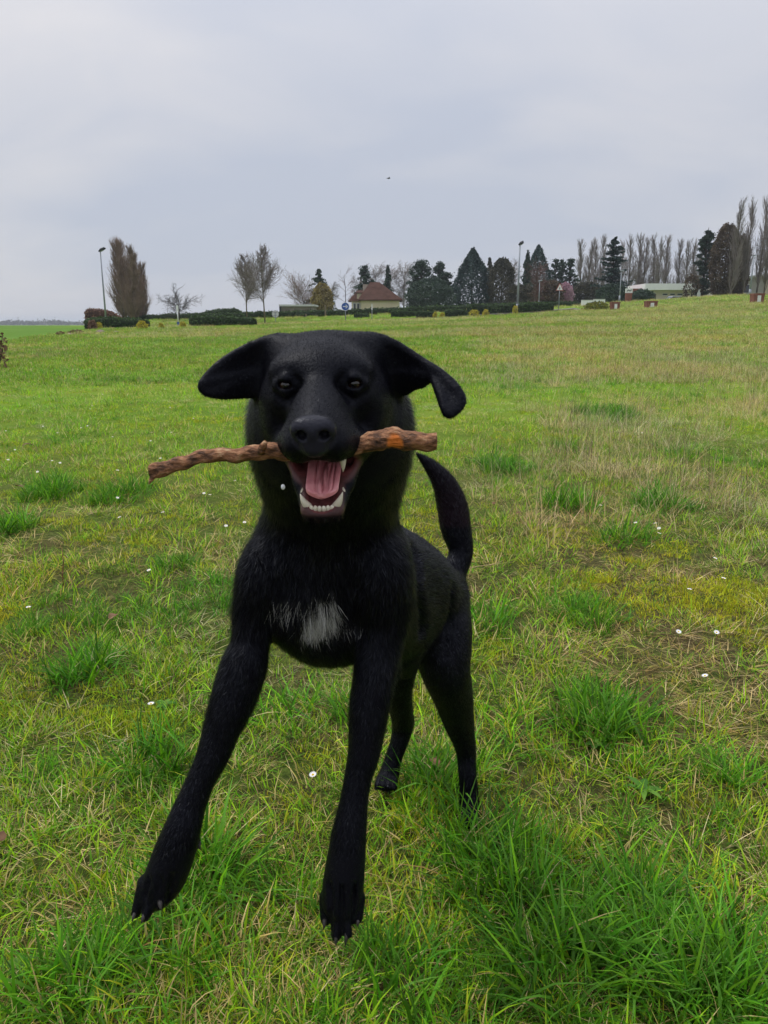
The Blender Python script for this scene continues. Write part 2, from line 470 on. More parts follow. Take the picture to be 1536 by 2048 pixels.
def scatter(name, key, XY, scl, tint, label, cat, lean=.12, seed=1):
    g = np.random.default_rng(seed); n = len(XY)
    Z = ground_z(XY[:, 0], XY[:, 1])
    me = bpy.data.meshes.new(name); me.vertices.add(n)
    me.vertices.foreach_set('co', np.concatenate([XY, Z[:, None]], 1).astype(np.float32).ravel())
    rot = np.stack([g.normal(0, lean, n), g.normal(0, lean, n), g.random(n) * 6.283], 1).astype(np.float32)
    a = me.attributes.new('rot', 'FLOAT_VECTOR', 'POINT'); a.data.foreach_set('vector', rot.ravel())
    a = me.attributes.new('scl', 'FLOAT', 'POINT'); a.data.foreach_set('value', np.asarray(scl, np.float32))
    a = me.attributes.new('idx', 'INT', 'POINT'); a.data.foreach_set('value', g.integers(0, 8, n).astype(np.int32))
    a = me.attributes.new('tint', 'FLOAT_COLOR', 'POINT'); a.data.foreach_set('color', np.concatenate([tint, np.ones((n, 1))], 1).astype(np.float32).ravel())
    ob = obj(name, me)
    md_ = ob.modifiers.new('scatter', 'NODES'); md_.node_group = scatter_tree(key)
    return tag(ob, label, cat, kind='stuff')
def wedge(y0, y1, per_m2, seed, power=1.0, margin=.62, extra=.35):
    """random ground positions in view, thinning with distance"""
    g = np.random.default_rng(seed)
    ys_ = []; 
    yy = y0; pts = []
    while yy < y1:
        y2 = min(yy * 1.12, y1); hw_ = margin * y2 + extra
        n = int((y2 - yy) * 2 * hw_ * per_m2 * (y0 / yy) ** power)
        pts.append(np.stack([g.uniform(-hw_, hw_, n), g.uniform(yy, y2, n)], 1)); yy = y2
    return np.concatenate(pts)
# patches of the meadow, from broad noise and from where the photograph shows them
def patch(XY, spots):
    m = np.zeros(len(XY))
    for px_, py_, rpx in spots:
        c_ = G(px_, py_); r_ = rpx * c_[1] / FPX * .85
        d = np.hypot((XY[:, 0] - c_[0]), (XY[:, 1] - c_[1]) * .62) / r_
        m = np.maximum(m, smooth01(1.35 - d))
    return m
TALL = [(1215, 1450, 130), (1330, 1015, 80), (1140, 1010, 70), (1250, 1080, 70), (880, 1560, 70), (1010, 1760, 150), (1100, 1900, 170), (1320, 1900, 190), (1450, 1990, 150), (1180, 1240, 70), (1000, 1250, 60),
        (105, 985, 70), (250, 990, 80), (20, 1060, 50), (350, 1140, 40), (1000, 940, 80), (1210, 830, 90), (1030, 1480, 60), (170, 1350, 80), (310, 1530, 60), (420, 1760, 90), (560, 1830, 90), (150, 1960, 120), (1480, 1560, 60), (1120, 900, 60), (560, 1430, 60), (700, 1450, 60), (930, 1672, 34), (772, 1592, 26), (820, 1960, 90), (360, 1930, 90)]
DRY = [(1420, 880, 130), (1350, 1010, 50), (1500, 820, 120), (950, 760, 70), (1100, 740, 120), (130, 1420, 90), (160, 1700, 90), (450, 1000, 80), (480, 1080, 80), (330, 1250, 80), (900, 1560, 50), (1400, 1700, 80), (1450, 1450, 100), (640, 1950, 60), (1300, 1330, 80), (80, 1080, 90), (220, 1100, 80)]
MOSSY = [(1400, 1200, 130), (1250, 1210, 80), (1180, 1160, 60), (990, 1290, 40), (1430, 1610, 50), (1260, 1250, 60), (180, 1680, 35), (290, 1240, 40), (80, 1650, 40), (270, 1440, 70), (350, 1310, 50), (40, 905, 60), (1480, 1180, 80), (560, 1600, 60), (1230, 1420, 30)]
def fields(XY):
    x_, y_ = XY[:, 0], XY[:, 1]
    lush = fnoise(x_, y_, .55, 3, 3); dry = fnoise(x_, y_, .8, 12, 3); mo = fnoise(x_, y_, .5, 22, 3) + .9 * (fnoise(x_, y_, .13, 27, 2) - .5)
    broad = fnoise(x_, y_, 3.5, 31, 3)
    T_ = np.maximum(patch(XY, TALL), smooth01((lush - .64) / .08) * .5)
    D_ = np.maximum(patch(XY, DRY) * (.5 + dry), smooth01((dry - .54) / .10) * .8) * (1 - .8 * T_)
    M_ = np.maximum(patch(XY, MOSSY) * (.35 + 1.1 * mo), smooth01((mo - .66) / .06) * .6) * (1 - .8 * T_)
    return T_, D_, M_, broad
def tints(XY, D_, seed, lo=.7, hi=1.2):
    g = np.random.default_rng(seed); n = len(XY)
    k = g.uniform(lo, hi, n)
    warm = .5 + .5 * (fnoise(XY[:, 0], XY[:, 1], 1.2, 41, 2) - .5) * 2
    tt = np.stack([k * (.75 + .40 * warm), k * np.ones(n), k * (1.05 - .2 * warm)], 1)
    return tt
XY = wedge(.62, 16, 1500, 5, 1.12)
T_, D_, M_, B_ = fields(XY)
g_ = np.random.default_rng(9); u_ = g_.random(len(XY))
isM = u_ < M_ * .85; isT = (~isM) & (g_.random(len(XY)) < T_ * .95); isD = (~isM) & (~isT) & (g_.random(len(XY)) < .14 + .82 * D_)
isS = ~(isM | isT | isD)
isS &= g_.random(len(XY)) < .92
grow = 1 + .03 * XY[:, 1]
def sub(mk, lo, hi): return XY[mk], grow[mk] * g_.uniform(lo, hi, mk.sum()), tints(XY[mk], D_[mk], 3)
scatter('grass', 'short', *sub(isS, .6, 1.25), 'short mixed green grass covering the whole meadow', 'grass', .18, 1)
scatter('dry_grass', 'thatch', *sub(isD, .6, 1.2), 'pale dry thatch lying between the green grass', 'grass', .12, 2)
hT = .45 + .95 * smooth01((T_[isT] - .3) / .7)*.85
a_, b2, c_ = sub(isT, .7, 1.15)
scatter('tall_grass', 'tall', a_, b2 * hT, c_, 'dark green longer grass growing in tussocks', 'grass', .22, 3)
scatter('moss', 'moss', *sub(isM, .7, 1.4), 'yellow green cushions of moss in the meadow', 'moss', .1, 4)
XM = wedge(.9, 9, 1700, 55, .9)
Tm, Dm, Mm, Bm = fields(XM)
XM = XM[np.random.default_rng(56).random(len(XM)) < smooth01((Mm - .42) / .4) * .7 * (1 - .8 * Tm)]
scatter('moss_cushions', 'moss', XM, np.random.default_rng(57).uniform(.9, 1.6, len(XM)), tints(XM, None, 58, .7, 1.15), 'dense yellow moss between the grass blades', 'moss', .15, 8)
# dry stalks standing to the right of the dog
XS = wedge(2.6, 20, 110, 15, .9)
pxs = 768 + FPX * XS[:, 0] / (XS[:, 1] * cp + .25)
dn = fnoise(XS[:, 0], XS[:, 1], 1.3, 51, 3)
pr_ = smooth01((pxs - 860) / 350) * smooth01((XS[:, 1] - 2.6) / 2.5) * smooth01((dn - .34) / .14) * 1.0
k_ = np.random.default_rng(8).random(len(XS)) < pr_
XS = XS[k_]
scatter('dry_stalks', 'stalk', XS, np.random.default_rng(2).uniform(.45, 1.05, len(XS)), tints(XS, None, 6), 'tall dry straw stalks standing in the meadow beside the dog', 'grass', .12, 5)
# the far meadow
XF = wedge(11, 88, 30, 25, 1.15)
XF = np.concatenate([XF, np.stack([np.random.default_rng(33).uniform(-30, 75, 5000), np.random.default_rng(34).uniform(86, 128, 5000)], 1)])
okf = ~((XF[:, 0] < A1[0] + (XF[:, 1] - A1[1]) * (-34 - A1[0]) / (112 - A1[1])) & (XF[:, 1] > A1[1])) & (np.abs(XF[:, 1] - (80.9 + (XF[:, 0] + 14) / 36 * 9.5)) > np.where(np.abs(XF[:, 0] - 4) < 19, 2.4, 0))
XF = XF[okf]
pxf = 768 + FPX * XF[:, 0] / (XF[:, 1] * cp)
dn = fnoise(XF[:, 0] * .45, XF[:, 1], 3.2, 61, 4) + .15 * smooth01((pxf - 700) / 500) + .05 * smooth01((XF[:, 1] - 20) / 15)
band_ = np.exp(-((XF[:, 1] - (24 + .12 * XF[:, 0])) / 2.2) ** 2) * smooth01((pxf - 800) / 250) * .34
band2 = np.exp(-((XF[:, 1] - 55) / 7) ** 2) * smooth01((pxf - 850) / 250) * .16
isd = np.random.default_rng(4).random(len(XF)) < smooth01((dn + band_ + band2 - .575) / .10) * .85
grow = .55 + .018 * XF[:, 1]
tf = tints(XF, None, 11) * (.62 + .5 * (fnoise(XF[:, 0] * .5, XF[:, 1], 5, 71, 3)))[:, None]
gF = np.random.default_rng(14)
scatter('far_grass', 'far', XF[~isd], grow[~isd] * gF.uniform(.6, 1.2, (~isd).sum()), tf[~isd], 'green grass of the far meadow up to the road', 'grass', .12, 6)
scatter('far_dry_grass', 'farstraw', XF[isd], grow[isd] * gF.uniform(.6, 1.15, isd.sum()), tf[isd], 'straw coloured bands of dry grass across the far meadow', 'grass', .12, 7)

print('COUNTS', len(XY), isS.sum(), isD.sum(), isT.sum(), isM.sum(), len(XS), len(XF))
# ------------------------------------------------------------------ trees, hedges, houses and street furniture behind the meadow
def nrm(v):
    l = math.sqrt(v[0] * v[0] + v[1] * v[1] + v[2] * v[2]) + 1e-9
    return (v[0] / l, v[1] / l, v[2] / l)
def grow(segs, p, d, L, r, lvl, P, rnd):
    n = P['seg'][lvl]; st = L / n; w = P['wob'][lvl]; tr = P['trop'][lvl]
    for i in range(n):
        d = nrm((d[0] + rnd.gauss(0, w), d[1] + rnd.gauss(0, w), d[2] + rnd.gauss(0, w) + tr))
        q = (p[0] + d[0] * st, p[1] + d[1] * st, p[2] + d[2] * st)
        r2 = max(r * (1 - P['taper'][lvl] / n), P['rmin'])
        segs[min(lvl, 1)].append((p, q, r, r2))
        fr = (i + 1) / n
        if lvl < P['max'] and fr >= P['start'][lvl]:
            kids = P['kids'][lvl]
            kids = int(kids) + (1 if rnd.random() < kids - int(kids) else 0)
            for _ in range(kids):
                a = rnd.uniform(0, 6.283); an = P['ang'][lvl] * rnd.uniform(.7, 1.25)
                ref = (1, 0, 0) if abs(d[0]) < .8 else (0, 1, 0)
                u = nrm((d[1] * ref[2] - d[2] * ref[1], d[2] * ref[0] - d[0] * ref[2], d[0] * ref[1] - d[1] * ref[0]))
                v = (d[1] * u[2] - d[2] * u[1], d[2] * u[0] - d[0] * u[2], d[0] * u[1] - d[1] * u[0])
                ca, sa, cn, sn = math.cos(a), math.sin(a), math.cos(an), math.sin(an)
                nd = tuple(d[k] * cn + (u[k] * ca + v[k] * sa) * sn for k in range(3))
                ln = L * P['ratio'][lvl] * rnd.uniform(.7, 1.2) * P['shape'](fr, lvl)
                bt = rnd.random()
                bp = tuple(p[k] + (q[k] - p[k]) * bt for k in range(3))
                grow(segs, bp, nd, ln, max(r2 * P['rr'][lvl], P['rmin']), lvl + 1, P, rnd)
        p, r = q, r2
def seg_mesh(name, segs, mat, sides=3):
    A = np.array([s_[0] for s_ in segs]); B = np.array([s_[1] for s_ in segs]); ra = np.array([s_[2] for s_ in segs]); rb = np.array([s_[3] for s_ in segs])
    d = B - A; d /= np.linalg.norm(d, axis=1, keepdims=True) + 1e-9
    ref = np.where(np.abs(d[:, :1]) < .8, np.array([[1., 0, 0]]), np.array([[0, 1., 0]]))
    u = np.cross(d, ref); u /= np.linalg.norm(u, axis=1, keepdims=True); v = np.cross(d, u)
    V = np.zeros((len(A), 2 * sides, 3))
    for k in range(sides):
        a = 2 * math.pi * k / sides
        off = u * math.cos(a) + v * math.sin(a)
        V[:, k] = A + off * ra[:, None]; V[:, sides + k] = B + off * rb[:, None]
    o = np.arange(len(A)) * 2 * sides
    F = np.concatenate([np.stack([o + k, o + (k + 1) % sides, o + sides + (k + 1) % sides, o + sides + k], 1) for k in range(sides)])
    return mesh_np(name, V.reshape(-1, 3), F, None, sides > 4, [mat])
def leaf_mesh(name, P, size, mat, seed, flat=0.0, lv=None, aspect=1.0, jitter=.35):
    g = np.random.default_rng(seed); n = len(P)
    a = g.normal(0, 1, (n, 3)); b_ = g.normal(0, 1, (n, 3))
    a[:, 2] *= 1 - flat; b_[:, 2] *= 1 - flat
    a /= np.linalg.norm(a, axis=1, keepdims=True); b_ -= (a * b_).sum(1, keepdims=True) * a; b_ /= np.linalg.norm(b_, axis=1, keepdims=True) + 1e-9
    sz = (np.asarray(size) * g.uniform(1 - jitter, 1 + jitter, n))[:, None]
    a *= sz * aspect; b_ *= sz
    V = np.stack([P - a * .5, P + b_ * .32, P + a * .5, P - b_ * .32], 1).reshape(-1, 3)
    F = np.arange(4 * n).reshape(-1, 4)
    lv = g.random(n) if lv is None else np.clip(lv + g.normal(0, .12, n), 0, 1)
    return mesh_np(name, V, F, {'lv': ('FLOAT', 'FACE', lv)}, False, [mat])

m_barkg = noise_mat('grey_bark', [(.3, (.075, .06, .05)), (.7, (.17, .15, .13))], 3, .95, spec=.1)
m_barkd = noise_mat('dark_bark', [(.3, (.03, .024, .02)), (.7, (.075, .06, .05))], 3, .95, spec=.1)
m_barkl = noise_mat('lichen_bark', [(.3, (.05, .045, .035)), (.55, (.13, .11, .06)), (.75, (.28, .22, .07))], 2.2, .95, spec=.1)
m_twigg = noise_mat('grey_twigs', [(.3, (.15, .125, .115)), (.7, (.28, .24, .225))], 1, .95, spec=.1)
m_twigb = noise_mat('brown_twigs', [(.3, (.15, .10, .075)), (.7, (.29, .21, .16))], 1, .95, spec=.1)
m_twigd = noise_mat('dark_twigs', [(.3, (.035, .03, .028)), (.7, (.085, .072, .065))], 1, .95, spec=.1)
m_twigr = noise_mat('reddish_twigs', [(.3, (.09, .05, .045)), (.7, (.20, .12, .11))], 1, .95, spec=.1)
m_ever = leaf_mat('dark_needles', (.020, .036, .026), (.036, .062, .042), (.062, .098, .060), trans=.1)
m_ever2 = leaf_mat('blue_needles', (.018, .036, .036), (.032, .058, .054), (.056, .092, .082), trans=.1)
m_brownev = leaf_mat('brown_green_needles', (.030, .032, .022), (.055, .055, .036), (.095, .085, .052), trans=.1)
m_ivy = leaf_mat('brown_ivy', (.036, .025, .017), (.078, .054, .035), (.13, .094, .06), trans=.1)
m_willow = leaf_mat('olive_twigs', (.14, .105, .035), (.23, .18, .06), (.33, .27, .10), trans=.15)
m_hedge = leaf_mat('hedge_leaves', (.020, .040, .014), (.042, .078, .024), (.090, .145, .042), trans=.15)
m_hcore = noise_mat('hedge_inside', [(.3, (.010, .018, .008)), (.7, (.022, .034, .014))], 3, .95, spec=.1)
m_beech = leaf_mat('beech_leaves', (.11, .055, .036), (.19, .105, .07), (.28, .17, .12), trans=.2)
m_bcore = noise_mat('beech_inside', [(.3, (.035, .018, .012)), (.7, (.06, .032, .022))], 3, .95, spec=.1)
m_yellow = leaf_mat('forsythia', (.26, .26, .03), (.48, .40, .04), (.62, .52, .07), trans=.35)
m_pink = leaf_mat('pink_blossom', (.32, .17, .21), (.46, .27, .33), (.58, .40, .46), trans=.25)

DEF = dict(seg=(9, 5, 4, 3), wob=(.03, .10, .15, .18), trop=(.02, .05, .04, .02), taper=(.85, .8, .7, .6), rmin=.012, max=3, start=(.3, .25, .2, .2), kids=(3, 2, 1.4, 0),
           ang=(.75, .6, .6, .5), ratio=(.5, .5, .5, .5), rr=(.5, .55, .6, .6), shape=lambda f, l: 1.0)
def bare_tree(h, seed, **kw):
    P = dict(DEF); P.update(kw)
    rnd = random.Random(seed); segs = [[], []]
    grow(segs, (0, 0, -.1), (0, 0, 1), h, P.get('r0', h * .017), 0, P, rnd)
    zt = max(q[1][2] for q in segs[0] + segs[1])
    return segs, zt
def place_bare(name, label, px_, Y, top, kw, mt, mc, group=None, seed=1, rz=0.0, width=1.0, base_py=640, shared=None):
    b_ = base(px_, Y, base_py)
    h = D(px_, top, Y)[2] - b_[2]
    if shared is None:
        segs, zt = bare_tree(10.0, seed, **kw)
        shared = (seg_mesh('trunk', segs[0], mt, 6), seg_mesh('crown', segs[1], mc, 3), zt)
    s_ = h / shared[2]
    r = thing(name, label, 'tree', b_, rz, group, (s_ * width, s_ * width, s_))
    obj('trunk', shared[0], r); obj('crown', shared[1], r)
    return shared

# the two street trees, ovate crowns on clear stems
ST = dict(seg=(10, 5, 4, 3), start=(.34, .2, .2, .2), kids=(5.0, 2.5, 1.9, 0), ang=(.85, .60, .6, .5), ratio=(.34, .50, .50, .4), trop=(.0, .08, .06, .04), wob=(.02, .09, .14, .2), rmin=.014, r0=.15,
          shape=lambda f, l: (1.3 - 1.0 * max(0, f - .40) / .60) if l == 0 else 1.0)
place_bare('street_tree', 'taller of two bare street trees with lichen-yellow trunks, the one nearer the round sign', 530, 84, 484, ST, m_barkl, m_twigg, 'bare street trees by the road', 17, 0.0, .8)
place_bare('street_tree', 'shorter of two bare street trees with lichen-yellow trunks, the one nearer the low hedge', 494, 87, 502, ST, m_barkl, m_twigg, 'bare street trees by the road', 18, 1.0, .8)
# spreading little tree
SPR = dict(seg=(4, 6, 4, 3), start=(.4, .15, .2, .2), kids=(4, 2.0, 1.4, 0), ang=(1.05, .6, .6, .5), ratio=(1.0, .5, .5, .4), trop=(.0, .04, .02, .0), wob=(.05, .14, .17, .2), rmin=.05, r0=.36, rr=(.55, .55, .6, .6))
place_bare('bare_tree', 'dark spreading bare tree above the white marker post', 359, 96, 563, SPR, m_barkd, m_twigd, None, 9, .4, 1.15)
# fan-shaped tree behind the shed
FAN = dict(seg=(6, 6, 4, 3), start=(.3, .15, .15, .2), kids=(4, 2.4, 2.0, 0), ang=(.75, .5, .5, .5), ratio=(.75, .5, .5, .4), trop=(.0, .10, .06, .03), wob=(.05, .1, .14, .18), rmin=.018, r0=.24)
place_bare('bare_tree', 'broad fan-shaped bare tree rising behind the flat-roofed shed', 612, 132, 534, FAN, m_barkd, m_twigb, None, 12, .2, 1.2)
place_bare('bare_tree', 'sparse young bare tree beside the blue arrow sign', 691, 88, 528, dict(seg=(10, 5, 3, 3), start=(.45, .25, .2, .2), kids=(2.0, 1.4, .8, 0), ang=(1.0, .7, .6, .5), ratio=(.30, .5, .5, .4), trop=(0, .03, .03, 0), wob=(.05, .12, .16, .2), rmin=.018, r0=.13, max=2), m_barkd, m_twigr, None, 14)
BIR = dict(seg=(10, 5, 4, 3), start=(.3, .2, .2, .2), kids=(3.2, 2, 1.6, 0), ang=(.7, .6, .6, .5), ratio=(.32, .5, .5, .5), trop=(0, .04, -.06, -.15), wob=(.03, .1, .15, .15), rmin=.02, r0=.13)
shb = place_bare('birch_tree', 'bare grey birch just behind the house chimney end of the roof', 752, 150, 522, BIR, m_barkg, m_twigg, 'bare birches behind the house', 21)
for px_, top, lab in ((780, 530, 'bare grey birch behind the house, between the ridge and the thin spruce'), (806, 520, 'bare grey birch between the house and the scots pine'), (716, 545, 'bare grey birch beyond the left eave of the house'), (662, 560, 'low bare birch between the olive willow and the house')):
    place_bare('birch_tree', lab, px_, 152, top, None, m_barkg, m_twigg, 'bare birches behind the house', 0, px_ * .7, 1.05, shared=shb)
place_bare('birch_tree', 'reddish bare birch in front of the mixed conifers near the right lamp post', 1066, 118, 512, BIR, m_barkg, m_twigr, None, 23, .3, 1.0)
place_bare('birch_tree', 'thin bare birch between the dark round evergreen and the lamp post', 1017, 150, 513, BIR, m_barkg, m_twigg, None, 24, .8, .8)
# poplars
POP = dict(seg=(12, 6, 3, 3), start=(.16, .2, .2, .2), kids=(5.4, 2.4, 1.0, 0), ang=(.48, .40, .4, .3), ratio=(.27, .46, .5, .4), trop=(0, .16, .12, .05), wob=(.015, .05, .08, .1), rmin=.013, r0=.14, max=2,
           shape=lambda f, l: (1.15 - .75 * f) if l == 0 else 1.0)
pop_sh = []
for sd in (31, 32, 33, 34):
    segs, zt = bare_tree(10.0, sd, **POP)
    pop_sh.append((seg_mesh('trunk', segs[0], m_barkg, 6), seg_mesh('crown', segs[1], m_twigg, 3), zt))
row = [(1155, 474), (1170, 472), (1184, 476), (1201, 466), (1216, 480), (1240, 476), (1254, 464), (1269, 464), (1283, 470), (1298, 466), (1310, 470), (1325, 467), (1345, 474), (1361, 476), (1380, 474), (1396, 480)]
ORD = ['at its start nearest the firs', 'second from the firs', 'third from the firs', 'fourth from the firs', 'just before the cedar top', 'just past the cedar top', 'second past the cedar', 'third past the cedar', 'fourth past the cedar', 'fifth past the cedar',
       'sixth past the cedar', 'seventh past the cedar', 'fourth before the dark pine', 'third before the dark pine', 'second before the dark pine', 'right behind the dark pine']
for i, (px_, top) in enumerate(row):
    place_bare('poplar_tree', 'bare slender poplar of the long even row, ' + ORD[i], px_ + R.uniform(-2, 2), 165 + R.uniform(-4, 4), top, None, None, None, 'row of bare poplars behind the buildings', 0, R.uniform(0, 6), R.uniform(.95, 1.35), shared=pop_sh[i % 4])
for i, (px_, top, lab) in enumerate([(1455, 391, 'tall bare poplar rising straight behind the ivy-brown tree'), (1480, 388, 'tall bare poplar just beyond the ivy-brown tree, second of the tall group'), (1507, 388, 'tall dark-trunked poplar in front of the grey hall, third of the group'),
                                     (1522, 414, 'shorter bare poplar next to the picture edge, fourth of the tall group'), (1543, 405, 'bare poplar cut off by the right picture edge')]):
    place_bare('poplar_tree', lab, px_, 118 + 2 * i, top, None, None, None, 'tall bare poplars at the grey hall', 0, i * 1.3, .85, shared=pop_sh[(i + 1) % 4])
# dense brown columnar poplars at the left
PDN = dict(POP); PDN.update(kids=(10, 4.4, 1.9, 0), rmin=.009, ratio=(.30, .42, .5, .4), start=(.06, .2, .2, .2), ang=(.40, .34, .35, .3))
dn_sh = None
for i, (px_, Y_, top, lab) in enumerate([(247, 108, 472, 'brown fastigiate poplar on the lamp-post side of the dense clump'), (262, 112, 470, 'middle brown fastigiate poplar of the dense clump, with the highest crown'), (277, 109, 486, 'brown fastigiate poplar on the far side of the dense clump, a little lower'), (286, 113, 520, 'lowest brown fastigiate poplar at the outer edge of the dense clump'), (266, 106, 500, 'brown fastigiate poplar standing in front of the dense clump')]):
    dn_sh = place_bare('columnar_poplar', lab, px_, Y_, top, PDN, m_barkd, m_twigb, 'dense clump of columnar poplars', 41, i * 1.1, 1.35, shared=dn_sh)

# evergreens
def conifer(name, label, px_, Y, top, wpx, kind, mat, seed, group=None, n=2600, bare_low=.06, lean=0):
    b_ = base(px_, Y); h = D(px_, top, Y)[2] - b_[2]
    w = wpx * .5 * scale_at(px_, top, Y)
    g = np.random.default_rng(seed)
    r = thing(name, label, 'tree', b_, 0, group)
    limbs = []
    if kind == 'spruce':
        nb = max(120, int(h * 15)); P = []; L_ = []; m_ = max(16, int(2.6 * n / nb))
        for z in np.sort(g.uniform(bare_low * h, h * .97, nb)):
            f = z / h; rad = w * (1 - f) ** .8 * g.uniform(.35, 1.3) + .10; a = g.uniform(0, 6.283)
            t_ = g.random(m_) ** .6; lat = g.normal(0, .10, m_) * rad * (.4 + t_)
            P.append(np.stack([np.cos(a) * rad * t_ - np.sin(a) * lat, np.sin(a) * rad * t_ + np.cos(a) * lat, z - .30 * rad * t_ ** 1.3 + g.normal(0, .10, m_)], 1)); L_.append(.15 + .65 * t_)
            limbs.append(((0, 0, z), (math.cos(a) * rad * .9, math.sin(a) * rad * .9, z - .25 * rad), .03, .012))
        q = g.random(n // 4); P.append(np.stack([g.normal(0, .12, n // 4), g.normal(0, .12, n // 4), h * (.3 + .7 * q)], 1)); L_.append(np.full(n // 4, .3))
        P = np.concatenate(P); L_ = np.concatenate(L_); size = .27; flat = .25
    elif kind == 'cedar':
        P = []; L_ = []
        for i, z in enumerate(np.linspace(.14 * h, h * .98, 15)):
            f = z / h; rad = w * (1 - f ** 1.5) ** .75 * g.uniform(.7, 1.1) + .2
            for a in np.arange(6) * 1.05 + g.uniform(0, 6):
                rr = rad * g.uniform(.35, 1.2); z_ = z; z = z + g.normal(0, .25); m_ = max(5, int(n / 50))
                t_ = g.uniform(.15, 1, m_); sp_ = g.normal(0, .16, m_) * rr
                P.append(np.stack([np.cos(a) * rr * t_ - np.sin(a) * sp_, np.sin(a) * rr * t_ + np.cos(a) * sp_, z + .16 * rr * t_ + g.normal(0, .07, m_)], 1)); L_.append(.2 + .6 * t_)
                limbs.append(((0, 0, z), (math.cos(a) * rr * .95, math.sin(a) * rr * .95, z + .15 * rr), .07, .02)); z = z_
        P = np.concatenate(P); L_ = np.concatenate(L_); size = .32; flat = .7
    elif kind == 'pine':
        P = []; L_ = []
        nl = 110
        for i in range(nl):
            f = g.uniform(.12, 1.0); prof = min(1.0, .55 + 1.2 * f) * (1 - max(0, f - .62) / .46)
            a = g.uniform(0, 6.28); rr = w * prof * g.uniform(.2, .92)
            c_ = np.array([math.cos(a) * rr, math.sin(a) * rr, h * f * .95]); s_ = w * g.uniform(.09, .21)
            m_ = int(2.2 * n / nl)
            q = g.normal(0, 1, (m_, 3)) * np.array([s_, s_, s_ * .55]) * .62
            P.append(c_ + q); L_.append(.45 + .3 * q[:, 2] / s_)  # leaf value rises towards the top of each clump
            limbs.append(((0, 0, h * f * .82), tuple(c_), .07, .025))
        P = np.concatenate(P); L_ = np.concatenate(L_); size = .28; flat = .2
    else:   # dense: billowing rounded outline down to the ground
        n = int(n * 2.4); z = g.random(n) ** .9; th = g.random(n) * 6.283
        if kind == 'dome': prof = np.sqrt(np.clip(1 - ((z - .42) / .60) ** 2, 0, 1))
        elif kind == 'cone': prof = np.where(z < .22, .8 + .9 * z, 1.0 * (1 - ((z - .22) / .80) ** 1.7) + .0)
        else: prof = np.sqrt(np.clip(1 - ((z - .5) / .52) ** 2, 0, 1))
        lump = .66 + .66 * fnoise(th * 1.9 + 20, z * 9, 1.0, seed, 4)
        spike = 1 + .16 * np.maximum(0, g.normal(0, 1, n) - .9)
        rr = w * np.clip(prof, .03, 1) * lump * (g.uniform(.42, 1.0, n) ** .33) * spike
        P = np.stack([rr * np.cos(th), rr * np.sin(th), h * (.01 + z * .97) * (.94 + .1 * fnoise(th * 1.5, z * 3, 1, seed + 4, 2)) + g.normal(0, .15, n)], 1)
        L_ = .12 + .85 * (lump - .72) / .5; size = .28; flat = 0  # leaf value follows the lumps: paler on bulges, darker in hollows
    limbs += [((0, 0, -.2), (0, 0, h * .5), h * .016, h * .011), ((0, 0, h * .5), (0, 0, h * .97), h * .011, .03)]
    obj('trunk', seg_mesh('trunk', limbs, m_barkd, 5), r)
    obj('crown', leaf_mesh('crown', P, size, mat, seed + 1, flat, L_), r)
conifer('spruce_tree', 'dark spruce spire behind the olive willow', 640, 134, 538, 96, 'spruce', m_ever, 51)
conifer('willow_tree', 'rounded olive-brown willow between the shed and the sapling', 645, 126, 568, 42, 'dome', m_willow, 52, n=5200)
conifer('conifer_tree', 'ragged dark conifer just beyond the house ridge', 729, 146, 526, 50, 'pine', m_ever, 53)
conifer('spruce_tree', 'thin dark spruce among the birches behind the house', 776, 148, 530, 40, 'spruce', m_ever, 54)
conifer('scots_pine', 'dark broad scots pine with two crowns next to the house, its left half', 841, 136, 517, 74, 'pine', m_ever, 55, n=4200)
conifer('scots_pine', 'dark scots pine leaning on the big cone-shaped evergreen, its right half', 879, 137, 521, 62, 'pine', m_ever, 56, n=3600)
conifer('evergreen_shrub', 'low dark evergreen under the scots pines', 860, 126, 556, 96, 'dome', m_ever, 57, n=3600)
conifer('cypress_tree', 'largest dark evergreen, broad cone left of the lamp post', 942, 134, 495, 84, 'cone', m_ever2, 58, n=7000)
conifer('round_evergreen', 'dark brownish rounded evergreen between the big cone and the lamp post', 1001, 132, 516, 54, 'dome', m_brownev, 59, n=4200)
conifer('spruce_tree', 'thin spruce tip between the big cone and the rounded evergreen', 976, 150, 515, 36, 'spruce', m_brownev, 60)
conifer('fir_tree', 'tall blue-green fir behind the reddish birch', 1071, 150, 489, 66, 'cone', m_ever2, 61, n=4200)
conifer('fir_tree', 'dark fir just right of the lamp post', 1050, 146, 500, 40, 'spruce', m_ever, 62, n=3000)
conifer('fir_tree', 'dark fir in a trio above the pink tree, nearest the reddish birch', 1106, 150, 513, 40, 'pine', m_ever, 63, n=1600)
conifer('fir_tree', 'dark fir in a trio above the pink tree, the middle one', 1120, 151, 513, 36, 'pine', m_ever, 64, n=1400)
conifer('fir_tree', 'dark fir in a trio above the pink tree, nearest the poplar row', 1135, 150, 514, 44, 'pine', m_ever, 65, n=1800)
conifer('evergreen_shrub', 'brown-green shrub mass behind the hedge under the firs', 1045, 128, 570, 66, 'dome', m_brownev, 66, n=2800)
conifer('bare_shrub', 'reddish bare shrub beside the pink blossom tree', 1092, 122, 562, 62, 'dome', m_ivy, 67, n=3000)
conifer('blossom_tree', 'pink blossoming tree behind the triangular sign', 1128, 124, 568, 30, 'dome', m_pink, 68, n=2400)
conifer('evergreen_shrub', 'dark shrub mass at the foot of the poplar row beside the cedar', 1168, 132, 566, 66, 'dome', m_brownev, 69, n=3200)
conifer('cedar_tree', 'dark layered cedar with flat tiers in front of the poplar row', 1219, 124, 478, 80, 'cedar', m_ever2, 70, n=6200)
